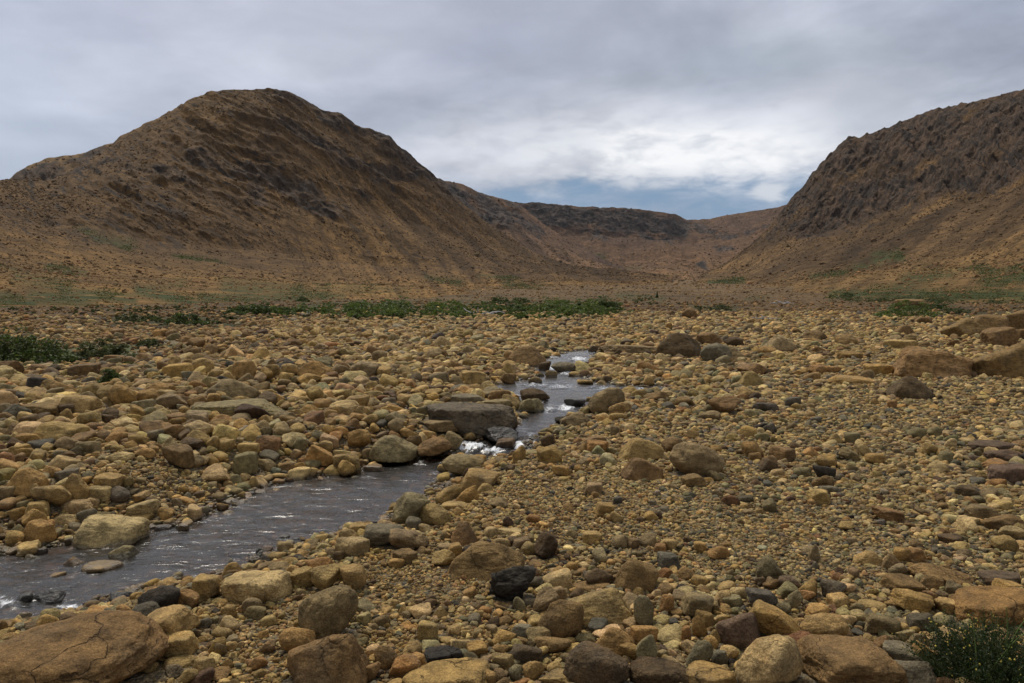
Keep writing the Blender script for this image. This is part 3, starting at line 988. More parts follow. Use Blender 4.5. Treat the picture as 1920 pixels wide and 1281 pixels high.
190 372 172 112 g r|dark grey boulder right of the big dark dome at the upper stream
290 377 160 95 m w
-10 330 285 145 d w|big dark brown dome at the upper end of the stream|big dark upstream dome
160 292 160 82 b a
290 307 122 64 d r
740 272 132 62 b r
-300 355 340 68 m s|long flat grey slab left of the big dark upstream dome|flat grey upstream slab
940 387 122 54 o b|ochre box-like stone left of the split tan bedrock slab
800 467 165 62 x s
1100 467 172 74 o s
950 527 250 62 o s:12
1240 242 112 64 b b
1220 330 200 70 t s
930 300 150 70 b r
40 147 92 74 b r|lone brown boulder standing out on the far stone bed|lone far brown boulder
1350 187 102 48 b r
1290 92 185 54 b s|low brown rock behind the green patch on the far right bank
395 917 125 102 o r|round orange-tan boulder near the weathered grey-brown boulder
490 990 108 88 b r
470 675 142 62 s s
425 702 92 38 n e
620 648 102 64 s a
1015 905 90 95 p b:60
1090 965 105 65 o r
940 940 110 80 m b:30
860 850 90 60 t r
950 850 90 70 n r
800 980 130 80 o a
1390 910 120 80 t r
1320 820 100 70 n b
1420 810 80 60 n r
1440 1010 110 70 p r
1770 995 160 64 x r|orange-brown oval stone on the dark purple slabs at the right edge
1735 895 270 60 u s|purple-brown flat slab near the right edge
1840 1060 260 120 u s|dark purple-brown slab below the orange-brown oval stone
1800 945 180 70 u r
1760 1100 110 60 x r
#B 640 640
740 212 155 90 t b|large tan boulder with a flat face left of the upper stream|tan upper-stream boulder
935 168 90 90 t w
940 217 92 74 b w
1040 87 230 114 b w|wide low brown rock at the head of the stream|wide brown rock upstream
1145 147 72 64 d r
1260 152 165 68 g r|dark grey-brown low dome in the middle of the upper stream|dark low dome midstream
1490 342 205 158 m o|big grey-tan rounded boulder right of the stream above the rapid|big grey-tan stream boulder
1570 382 132 78 t r|tan smooth stone tucked against the big grey-tan stream boulder
1070 367 148 94 n r|grey-green oval boulder in the stream above the rapid|grey-green stream boulder
1090 312 172 90 d a
1315 350 125 62 k r|dark wet red-brown stone splitting the small upper cascade
1320 442 172 84 m R:-10|grey-brown boulder on the right edge of the upper channel
1240 447 82 46 k r
890 312 132 78 b r
750 277 102 64 o w
660 277 112 58 g s
720 332 212 62 g s|flat blue-grey slab left of the stream|flat blue-grey slab
870 367 172 74 m s
730 432 520 155 G s|long dark grey ledge of rock left of the rapid|long dark ledge
560 475 215 74 m b
700 482 102 68 t e:-25
925 452 132 94 d r
900 530 195 95 k a|black wet rock under the white water of the rapid|black cascade rock
925 582 122 64 u b|dark red wet block in the foam of the rapid
85 357 152 102 t b:-10|large tan block on the left bank behind the pool|large tan pool block
100 547 145 104 o r|ochre mottled boulder above the big grey-tan wedge
290 607 290 145 n L:8|big grey-tan wedge with a sharp right end at the head of the pool|big grey-tan wedge
530 597 195 104 b r|brown smooth oval boulder right of the big grey-tan wedge|brown oval pool boulder
625 558 112 94 m L
305 477 92 78 m r
1000 642 76 98 o r|ochre upright stone right of the foaming rapid|ochre upright stone
1170 642 142 94 o b|orange-tan boulder on the right bank beside the rapid
1160 562 82 74 d r
1440 597 132 72 x b|orange blocky stone on the right bank
1430 562 132 64 b r
1240 732 112 64 o R
1870 592 132 94 b r
1685 610 250 130 t L|tan peaked boulder on the right bank above a similar brown one
1540 507 62 62 m r
1480 150 110 40 t r
1370 235 90 40 t r
1320 190 90 40 t r
1090 225 80 50 m r
1180 190 70 50 m r
1460 245 110 50 m s
1430 50 80 50 d r
520 290 100 45 t r
30 720 110 95 o r|orange-brown boulder at the left waterline near the head of the pool
1600 190 90 40 t r
160 440 100 60 t r
210 410 90 50 o r
430 400 110 50 t s
380 520 110 60 o r
150 640 60 70 m r
210 668 85 34 n r
1550 430 130 60 t s
"""
# ------------------------------------------------------------------ stones
TONES = {'t': (.378,.262,.108), 'o': (.352,.222,.082), 'p': (.450,.335,.165), 'b': (.225,.142,.062), 'd': (.112,.074,.039), 'g': (.180,.153,.104),
         'n': (.235,.198,.105), 'k': (.058,.049,.038), 'x': (.325,.180,.070), 'r': (.210,.108,.053), 'u': (.140,.093,.063), 's': (.118,.106,.084), 'm': (.250,.184,.096)}
TONES.update({'B': (.212,.132,.056), 'K': (.040,.034,.028), 'G': (.125,.104,.073), 'O': (.235,.132,.052), 'T': (.280,.175,.074)})
for _k in TONES: TONES[_k] = tuple(a * b for a, b in zip(TONES[_k], (.84, .80, .70)))
TONE_WORD = {'t': 'tan', 'o': 'ochre', 'p': 'pale tan', 'b': 'brown', 'd': 'dark brown', 'g': 'grey', 'n': 'green-grey', 'k': 'blackish', 'x': 'orange',
             'r': 'red-brown', 'u': 'purple-brown', 's': 'slate-grey', 'm': 'grey-brown', 'B': 'brown', 'K': 'black', 'G': 'dark grey', 'O': 'orange-brown', 'T': 'tan'}
SHAPE_WORD = {'r': 'rounded', 'o': 'domed', 'b': 'blocky', 'w': 'peaked', 'L': 'sloping', 'R': 'sloping', 'a': 'angular', 'j': 'jagged', 's': 'flat', 'e': 'long'}

def unit(v):
    v = np.asarray(v, float)
    return v / np.linalg.norm(v, axis=-1, keepdims=True)

def stone_shape(shape, lvl, rng, roll=0.0, rough=1.0, yaw=None):
    """a closed rounded polyhedron normalised to a box of half-size 1 (x across, y away, z up)"""
    D, F = ICO[lvl]
    def rnd(n): return unit(rng.normal(size=(n, 3)))
    p = 8.0
    if shape == 'r':
        N = rnd(11); d = rng.uniform(.70, 1.12, 11); p = 10
    elif shape == 'o':
        N = rnd(22); d = rng.uniform(.86, 1.08, 22); p = 7
    elif shape == 'e':
        N = rnd(13); d = rng.uniform(.78, 1.1, 13); p = 9
    elif shape == 'b':
        N = np.concatenate([unit(np.concatenate([np.eye(3), -np.eye(3)]) + rng.normal(size=(6, 3)) * .17), rnd(6)])
        d = np.concatenate([rng.uniform(.80, .95, 6), rng.uniform(1.0, 1.3, 6)]); p = 13
    elif shape == 's':
        N = np.concatenate([unit([[0, 0, 1], [0, 0, -1]] + rng.normal(size=(2, 3)) * .08), rnd(9) * [1, 1, .45]]); N = unit(N)
        d = np.concatenate([[.62, .8], rng.uniform(.82, 1.1, 9)]); p = 11
    elif shape in 'wLR':
        k = {'w': rng.uniform(-.12, .12), 'L': -.38, 'R': .38}[shape]
        N = unit(np.array([[-.80 + k, .1, .62 + k * .6], [.80 + k, -.1, .62 - k * .6], [.05, -.80, .60], [0, .8, .6], [-1, -.35, -.1], [1, -.3, -.1], [0, 0, -1], [k * .6, -.2, 1]])
                 + rng.normal(size=(8, 3)) * .09)
        d = np.array([.62, .62, .62, .66, .95, .95, .55, .70]) * rng.uniform(.94, 1.06, 8)
        N = np.concatenate([N, rnd(5)]); d = np.concatenate([d, rng.uniform(.95, 1.2, 5)]); p = 12
    elif shape == 'a':
        N = rnd(11); d = rng.uniform(.66, 1.05, 11); p = 15
    else:
        N = rnd(15); d = rng.uniform(.62, 1.1, 15); p = 18
        N[0] = unit([-.7, -.2, .65]); N[1] = unit([.65, -.3, .7]); d[:2] = .62
    dot = np.maximum(D @ N.T, 0) / d
    r = ((dot ** p).sum(1) + (1 / 1.45) ** p) ** (-1 / p)
    so = rng.uniform(0, 90, 3)
    if lvl >= 2:
        r = r * (1 + rough * .085 * noise(D * 1.4 + so, 1))
    if lvl >= 3:
        q = D * r[:, None]
        r = r * (1 + rough * (.055 * fbm(q * 3.1 + so, 4, 2) ) )
        if shape in 'awLRbsj':
            r = r - rough * .05 * sm(ridged(q * [1.3, 1.3, 2.6] + so, 3, 8), .72, .95)
        if shape == 'j':
            r = r * (1 + .30 * (ridged(q * 1.9 + so, 4, 5) - .4))
        if lvl >= 4:
            r = r * (1 + rough * .012 * fbm(q * 11 + so, 3, 12))
    v = D * r[:, None]
    ex = {'e': 1.75}.get(shape, 1.0)
    if shape == 'e': v = v * [ex, 1, 1]
    a = rng.uniform(0, 6.28) if (yaw is None and shape in 'raoj') else (rng.uniform(-.25, .25) if yaw is None else yaw)
    c, s = math.cos(a), math.sin(a)
    v = v @ np.array([[c, s, 0], [-s, c, 0], [0, 0, 1]])
    if roll:
        a = math.radians(-roll)   # positive: tips down to the right
        if shape in 'bsr': v = v * [1.45, 1, .85]
        c, s = math.cos(a), math.sin(a)
        v = v @ np.array([[c, 0, s], [0, 1, 0], [-s, 0, c]])
    lo, hi = v.min(0), v.max(0)
    return (v - (lo + hi) / 2) / ((hi - lo) / 2), F

def parse_stones():
    out, ox, oy = [], 0, 0
    for ln in STONES.strip().splitlines():
        ln = ln.strip()
        if not ln: continue
        if ln[0] == '#':
            _, ox, oy = ln[1:].split(); ox, oy = float(ox), float(oy); continue
        parts = ln.split('|')
        t = parts[0].split()
        cx, cy, w, h = map(float, t[:4])
        if w <= 0: continue
        sh = t[5].split(':')
        out.append(dict(cx=ox + cx / 3, cy=oy + cy / 3, w=w / 3, h=h / 3, tone=t[4], shape=sh[0], roll=float(sh[1]) if len(sh) > 1 else 0.0,
                        label=parts[1] if len(parts) > 1 and parts[1] else None, mark=parts[2] if len(parts) > 2 and parts[2] else None))
    return out

def place_listed(L):
    """where each listed stone stands: first point along its sight line at which a stone of that size rests on the ground"""
    t = np.exp(np.linspace(math.log(1.9), math.log(75), 900))
    for s in L:
        d = ray(np.array([s['cx']]), np.array([s['cy']]))[0]
        P = CAM + d * t[:, None]
        G = surface_z(P[:, 0], P[:, 1])
        u = d / np.linalg.norm(d)
        sn, cs = -u[2], math.sqrt(1 - u[2] ** 2)
        ratio = {'s': .75, 'e': .62, 'r': .85, 'b': .8}.get(s['shape'], .8) * (.9 + .2 * ((s['cx'] * .37) % 1.0))
        a = s['w'] * t / F_PX / 2; b = np.minimum(a * ratio, s['h'] * t / F_PX * 1.7)
        hh = s['h'] * 1.10 * t / F_PX / 2
        b = np.minimum(b, .80 * hh / max(sn, .05))
        c = np.sqrt(np.maximum(hh ** 2 - (b * sn) ** 2, (.35 * hh) ** 2)) / cs
        k = .78 if s['shape'] != 's' else .5
        f = P[:, 2] - G - k * c
        i = int(np.argmax(f < 0)) if (f < 0).any() else len(t) - 1
        s.update(P=P[i], a=a[i], b=b[i], c=c[i], dep=t[i], seed=int(s['cx'] * 71 + s['cy'] * 133) % 1000003)

WORLD_PROTO = {}
def tone_pick(n, x, y, rng):
    """per-stone colour from the mix of rock kinds seen in each part of the bed"""
    r = np.hypot(x, y)
    keys = list('topbdgnkxrusm')
    near_right = sm(x / y, -.05, .30) * sm(r, 22, 9)
    base = np.array([.27,.14,.17,.12,.035,.035,.07,.008,.015,.003,.004,.006,.12])
    right = np.array([.20,.06,.21,.07,.03,.095,.15,.012,.014,.005,.008,.030,.15])
    leftfar = np.array([.16,.22,.05,.32,.08,.02,.03,.005,.03,.01,.01,.005,.06])
    lf = sm(x / y, -.12, -.40) * sm(r, 14, 24)
    lf = np.maximum(lf, sm(r, 30, 62) * .8)[:, None]
    w = base * (1 - near_right[:, None]) + right * near_right[:, None]
    w = w * (1 - lf) + leftfar * lf
    cw = np.cumsum(w / w.sum(1, keepdims=True), 1)
    k = (rng.uniform(size=(n, 1)) > cw).sum(1).clip(0, len(keys) - 1)
    T = np.array([TONES[q] for q in keys])[k]
    T = T * np.exp(rng.normal(size=(n, 1)) * .23) * np.exp(rng.normal(size=(n, 3)) * .035)
    return T, np.array(keys)[k]

# share of larger stones by region: (photo x, y, sx, sy, value) blended over a base of .45
COARSE = [(120,800,260,110,1.0),(480,770,220,90,1.0),(250,870,120,25,-.6),(230,905,80,40,.1),(600,720,300,60,.9),(800,640,400,50,.95),(1150,630,300,40,.75),(1000,720,150,60,.8),
          (1150,840,110,60,.2),(1000,930,170,45,-.35),(1250,960,190,60,-.4),(800,1085,90,30,-1.0),(740,1050,60,25,-.5),(1480,900,240,60,.05),(1650,960,220,70,-.25),(1800,740,160,35,-.65),
          (1560,730,120,50,.15),(1500,1030,200,45,-.5),(1650,1060,150,40,-.3),(1400,680,200,60,.75),(1650,640,200,50,.6),(1400,1180,300,60,.35),(1100,1200,250,60,.30),(760,1180,120,40,-.15),
          (520,1190,90,60,-.3),(480,1000,200,50,.2),(330,960,90,40,.4),(880,1150,120,40,-.2),(1860,900,90,60,.55),(1800,990,120,50,.3)]
def coarse(px, py):
    w = np.full(px.shape, .10); v = w * .25
    for x, y, a, b, s in COARSE:
        g = np.exp(-((px - x) / a) ** 2 - ((py - y) / b) ** 2)
        w = w + g; v = v + g * s
    return np.clip(v / w, -1, 1)

AZ0, AZ1, L0, L1, CELL = -.80, .80, math.log(2.0), math.log(75.0), .0011
OCC = np.zeros((int((L1 - L0) / CELL) + 2, int((AZ1 - AZ0) / CELL) + 2), bool)
_discs = {}
def stamp(az, lr, rad):
    n = max(1, int(rad / CELL))
    if n not in _discs:
        g = np.arange(-n, n + 1); _discs[n] = (g[:, None] ** 2 + g[None] ** 2) <= (n + .3) ** 2
    i, j = int((lr - L0) / CELL), int((az - AZ0) / CELL)
    i0, i1, j0, j1 = max(i - n, 0), min(i + n + 1, OCC.shape[0]), max(j - n, 0), min(j + n + 1, OCC.shape[1])
    if i0 < i1 and j0 < j1:
        OCC[i0:i1, j0:j1] |= _discs[n][i0 - i + n:i1 - i + n, j0 - j + n:j1 - j + n]

def stamp_xy(x, y, rad):
    r = math.hypot(x, y); stamp(math.atan2(x, y), math.log(r), rad / r)

def scatter(rng):
    out = []
    classes = [(60, 44), (44, 32), (32, 23), (23, 17), (17, 12.5), (12.5, 9), (9, 6.6), (6.6, 4.8), (4.8, 3.5)]
    for hi, lo in classes:
        am = (hi + lo) / 2 / F_PX
        cover = .85 if hi > 20 else .95
        n = int(cover * (AZ1 - AZ0) * (L1 - L0) / (math.pi / 4 * am * am))
        n = min(n, 420000)
        az = rng.uniform(AZ0, AZ1, n); lr = rng.uniform(math.log(2.1), math.log(66), n)
        r = np.exp(lr); ang = rng.uniform(lo, hi, n) / F_PX
        s = ang * r
        x, y = r * np.sin(az), r * np.cos(az)
        z0 = np.zeros(n)
        px, py, _ = project(np.stack([x, y, z0], -1))
        C = coarse(px, py)
        # preferred size (metres) grows with the coarseness of the region
        mode = np.exp(np.interp(C, [-1, -.3, .3, 1], [math.log(.009), math.log(.020), math.log(.058), math.log(.19)]))
        mode = np.maximum(mode, 4.6 / F_PX * r)
        q = np.log(s / mode)
        prob = np.where(q > 0, np.exp(-(q / .75) ** 2), np.exp(-(q / 1.6) ** 2))
        prob = prob * np.where(s < .013, 0, 1) * np.where(s > .55, 0, 1)
        gr = sm(r, 8, 40)
        prob = prob * np.where(hi < 9, 1 - .80 * gr, 1) * np.where(hi <= 6.6, 1 - .75 * sm(r, 6, 20), 1)
        fz = np.abs(az) > .66
        prob = prob * np.where(fz, .45, 1)
        prob = prob * (1 - .92 * np.clip(capsule(px, py, GREEN_FLAT[3:17]), 0, 1))
        re = r * (1 + .30 * noise(P3(x / 7, y / 7), 81)); edge = sm(re, 42, 66); prob = prob * (1 - .80 * edge)
        lf = sm(x / y, -.2, -.42) * sm(r, 17, 23); prob = prob * (1 - .65 * lf)
        k = rng.uniform(size=n) < prob
        x, y, r, az, lr, s = x[k], y[k], r[k], az[k], lr[k], s[k]
        sd = sdf(x, y)
        k = np.where(sd < -.05, rng.uniform(size=len(x)) < np.where(sd < -.35, np.where(hi > 20, .10, .26), np.where(hi > 9, .36, .75)), True)
        x, y, r, az, lr, s, sd = x[k], y[k], r[k], az[k], lr[k], s[k], sd[k]
        I = ((lr - L0) / CELL).astype(int); J = ((az - AZ0) / CELL).astype(int)
        rad = s / r / 2
        rn = np.maximum((rad * .55 / CELL).astype(int), 0)
        H, W = OCC.shape
        got = []
        for m in range(len(x)):
            i, j, e = I[m], J[m], rn[m]
            if OCC[i, j]: continue
            if e and (OCC[max(i-e,0), j] or OCC[min(i+e,H-1), j] or OCC[i, max(j-e,0)] or OCC[i, min(j+e,W-1)]): continue
            got.append(m); stamp(az[m], lr[m], rad[m] * .80)
        got = np.array(got, int)
        out.append(np.stack([x[got], y[got], s[got], sd[got]], 1))
    return np.concatenate(out)

def rot_mats(n, rng, tilt=.30):
    ya = rng.uniform(0, 2 * math.pi, n); tx = rng.normal(size=n) * tilt; ty = rng.normal(size=n) * tilt
    def R(ax, a):
        c, s, o, z = np.cos(a), np.sin(a), np.ones(len(a)), np.zeros(len(a))
        if ax == 2: m = [[c, -s, z], [s, c, z], [z, z, o]]
        elif ax == 0: m = [[o, z, z], [z, c, -s], [z, s, c]]
        else: m = [[c, z, s], [z, o, z], [-s, z, c]]
        return np.array(m).transpose(2, 0, 1)
    return R(0, tx) @ R(1, ty) @ R(2, ya)

def build_stones():
    rng = np.random.RandomState(5)
    L = parse_stones()
    place_listed(L)
    L.sort(key=lambda s: (s['label'] is None, -s['w'] * s['h']))
    for s in L:
        d = np.array(s['P'][:2])
        for k in np.linspace(-1, 1, 7):
            w = math.sqrt(max(1 - k * k, .1))
            stamp_xy(d[0] + k * s['a'] * .85, d[1], max(s['b'] * w * .8, s['a'] * .16))
    S = scatter(rng)
    print('scattered stones', len(S), 'listed', len(L))
    x, y, size, sd = S.T
    T, K = tone_pick(len(S), x, y, rng)
    n = len(S)
    a = size / 2; b = a * rng.uniform(.66, .98, n); c = a * rng.uniform(.36, .92, n)
    z = ground_z(x, y) + c * rng.uniform(.20, .62, n)
    px, py, dep = project(np.stack([x, y, z], -1))
    pw = size * F_PX / dep
    inf = (px > 5) & (px < 1915) & (py < 1275) & (sd > -.02)
    n_obj = 300
    n_list = min(len(L), 262)
    singles = np.argsort(-np.where(inf, pw * (pw * c / a), 0))[:n_obj - n_list]
    is_single = np.zeros(n, bool); is_single[singles] = True
    # ---- individual objects
    items = []
    for s in L[:n_list]:
        items.append(dict(s, color=np.array(TONES[s['tone']])))
    shapes = list('rrbbbaaawe')
    for i in singles:
        r2 = np.random.RandomState(1000 + int(i))
        items.append(dict(cx=px[i], cy=py[i], w=pw[i], h=pw[i] * .6, tone=K[i], shape=shapes[r2.randint(len(shapes))], roll=0.0, label=None, mark=None,
                          P=np.array([x[i], y[i], z[i]]), a=a[i], b=b[i], c=c[i], dep=dep[i], seed=int(i), color=T[i]))
    labels(items)
    for s in items:
        r2 = np.random.RandomState(s['seed'])
        lvl = 5 if s['w'] > 110 else 4 if s['w'] > 42 else 3
        v, f = stone_shape(s['shape'], lvl, r2, s['roll'], 1.0)
        v = v * [s['a'], s['b'], s['c']]
        P = s['P']; base = np.array([P[0], P[1], P[2] - s['c'] * .6])
        wv = v + P
        col = s['color'] * np.exp(r2.normal() * .09) * np.exp(r2.normal(size=3) * .02)
        wet = wet_of(wv[:, 0], wv[:, 1], wv[:, 2])
        if s['tone'] in 'k': wet = np.maximum(wet, .75 * (sdf(wv[:, 0], wv[:, 1]) < .25))
        big = s['tone'] in 'BKGOT' or s['shape'] == 's' and s['w'] > 90
        me = make_mesh('stone', wv - base, f, M_STONE, True,
                       {'tone': np.tile(col, (len(v), 1)), 'wet': wet, 'crack': np.full(len(v), 1.0 if big else (.35 if s['w'] > 90 else 0.0))})
        kind = 'rock_slab' if s['shape'] == 's' else ('boulder' if 2 * s['a'] > .24 else 'cobble')
        o = link(kind, me, loc=base)
        tag(o, s['label'], {'rock_slab': 'rock slab'}.get(kind, kind), {'rock_slab': 'rock slabs of the stony river bed', 'boulder': 'boulders of the stony river bed', 'cobble': 'cobbles of the stony river bed'}[kind])
    # ---- the rest: one mass of cobbles
    keep = ~is_single
    extra = L[n_list:]
    ex = np.array([[s['P'][0], s['P'][1], s['P'][2], s['a'], s['b'], s['c']] for s in extra]).reshape(-1, 6)
    X = np.concatenate([x[keep], ex[:, 0]]); Y = np.concatenate([y[keep], ex[:, 1]]); Zz = np.concatenate([z[keep], ex[:, 2]])
    A = np.concatenate([a[keep], ex[:, 3]]); B = np.concatenate([b[keep], ex[:, 4]]); Cc = np.concatenate([c[keep], ex[:, 5]])
    Tn = np.concatenate([T[keep], np.array([TONES[s['tone']] for s in extra]).reshape(-1, 3)])
    PW = np.concatenate([pw[keep], [s['w'] for s in extra]])
    N = len(X)
    Rm = rot_mats(N, rng, .28)
    ne = len(ex)
    if ne: Rm[-ne:] = np.eye(3)
    lod = np.where(PW < 5.5, 0, np.where(PW < 14, 1, np.where(PW < 36, 2, 3)))
    sel_shapes = list('rarabsabbewarsw')
    VV, FF, TT, base = [], [], [], 0
    for lv in range(4):
        idx = np.where(lod == lv)[0]
        if not len(idx): continue
        npro = [10, 26, 40, 30][lv]
        protos = np.stack([stone_shape(sel_shapes[k % len(sel_shapes)], lv, np.random.RandomState(300 + lv * 100 + k))[0] for k in range(npro)])
        F = ICO[lv][1]
        pk = rng.randint(0, npro, len(idx))
        for s0 in range(0, len(idx), 20000):
            ii = idx[s0:s0+20000]
            v = protos[pk[s0:s0+20000]] * np.stack([A[ii], B[ii], Cc[ii]], -1)[:, None, :]
            v = np.einsum('nij,nkj->nki', Rm[ii], v) + np.stack([X[ii], Y[ii], Zz[ii]], -1)[:, None, :]
            nv = v.shape[1]
            VV.append(v.reshape(-1, 3).astype(np.float32))
            FF.append((F[None] + (base + np.arange(len(ii)) * nv)[:, None, None]).reshape(-1, 3).astype(np.int32))
            TT.append(np.repeat(Tn[ii], nv, 0).astype(np.float32))
            base += len(ii) * nv
    VV = np.concatenate(VV); FF = np.concatenate(FF); TT = np.concatenate(TT)
    wet = wet_of(VV[:, 0], VV[:, 1], VV[:, 2])
    print('cobble mass', N, 'verts', len(VV), 'tris', len(FF))
    me = make_mesh('cobbles', VV, FF, M_COBBLE, True, {'tone': TT, 'wet': wet})
    tag(link('river_cobbles', me), 'countless tan and grey cobbles and pebbles covering the river bed', 'cobbles', kind='stuff')

def labels(items):
    marks = [s for s in items if s['mark']]
    used = {s['label'] for s in items if s['label']}
    for s in items:
        if s['label']: continue
        size = 'small' if s['w'] < 34 else 'medium' if s['w'] < 60 else 'large'
        noun = 'slab' if s['shape'] == 's' else ('boulder' if 2 * s['a'] > .24 else 'cobble')
        look = f"{size} {TONE_WORD[s['tone']]} {SHAPE_WORD[s['shape']]} {noun}"
        if s['shape'] == 's': look = f"{size} {TONE_WORD[s['tone']]} {noun}"
        near = sorted(marks, key=lambda m: math.hypot((m['cx'] - s['cx']) , (m['cy'] - s['cy']) * 1.4))[:6]
        def rel(m):
            dx, dy = s['cx'] - m['cx'], s['cy'] - m['cy']
            hx, hy = (s['w'] + m['w']) / 2, (s['h'] + m['h']) / 2
            if abs(dx) / hx > abs(dy) / hy: return 'left of' if dx < 0 else 'right of'
            return 'behind' if dy < 0 else 'in front of'
        cand = [f"{look} {rel(m)} the {m['mark']}" for m in near[:2]]
        for i in range(3):
            for j in range(i + 1, 5):
                cand.append(f"{look} {rel(near[i])} the {near[i]['mark']} and {rel(near[j])} the {near[j]['mark']}")
        for i in range(6):
            cand.append(f"{look} some way {rel(near[i])} the {near[i]['mark']}")
        for c in cand:
            if c not in used and len(c.split()) <= 16:
                s['label'] = c; used.add(c); break
        else:
            s['label'] = cand[0]

# ------------------------------------------------------------------ plants
def leaf_quads(P, N, size, rng, asp=1.8):
    """one folded leaf (two triangles) per point"""
    n = len(P)
    u = unit(np.cross(N, rng.normal(size=(n, 3)))); w = np.cross(N, u)
    L = size[:, None] * asp / 2; W = size[:, None] / 2
    v = np.stack([P - u * L, P - w * W + N * size[:, None] * .12, P + u * L, P + w * W + N * size[:, None] * .12], 1)
    f = np.arange(n * 4).reshape(n, 4)
    return v.reshape(-1, 3), f

def tube(pts, rad, sides=5):
    pts = np.asarray(pts, float); n = len(pts)
    tan = unit(np.gradient(pts, axis=0)); a = unit(np.cross(tan, [.31, .2, .93])); b = np.cross(tan, a)
    th = np.linspace(0, 2 * math.pi, sides, endpoint=False)
    v = (pts[:, None] + (a[:, None] * np.cos(th)[None, :, None] + b[:, None] * np.sin(th)[None, :, None]) * np.asarray(rad)[:, None, None]).reshape(-1, 3)
    i = np.arange(n * sides).reshape(n, sides)
    f = np.stack([i[:-1], np.roll(i[:-1], -1, 1), np.roll(i[1:], -1, 1), i[1:]], -1).reshape(-1, 4)
    return v, f

def join(parts):
    V, F, b = [], [], 0
    for v, f in parts:
        V.append(v); F.append(f + b); b += len(v)
    return np.concatenate(V), np.concatenate(F)

def bush_points(rng, w, d, h, nclump, nleaf, ground=0.0):
    """points on many small leaf clumps filling a low mound"""
    P, N = [], []
    for k in range(nclump):
        th, rr = rng.uniform(0, 6.28), math.sqrt(rng.uniform(0, 1))
        cx, cy = math.cos(th) * rr, math.sin(th) * rr
        top = max(.25, (1 - rr ** 2.2)) * h * rng.uniform(.6, 1.1)
        cr = rng.uniform(.10, .24) * h * 1.2
        n = nleaf
        q = unit(rng.normal(size=(n, 3))); q[:, 2] = np.abs(q[:, 2]) * 1.0 - .25
        rad = cr * rng.uniform(.35, 1.0, (n, 1)) ** .6
        c0 = np.array([cx * w / 2, cy * d / 2, top * rng.uniform(.35, 1.0)])
        P.append(c0 + q * rad * [1.3, 1.3, .8]); N.append(unit(q + rng.normal(size=(n, 3)) * .6 + [0, 0, .5]))
    P = np.concatenate(P); N = np.concatenate(N)
    P[:, 2] = np.maximum(P[:, 2], .01 + ground)
    return P, N

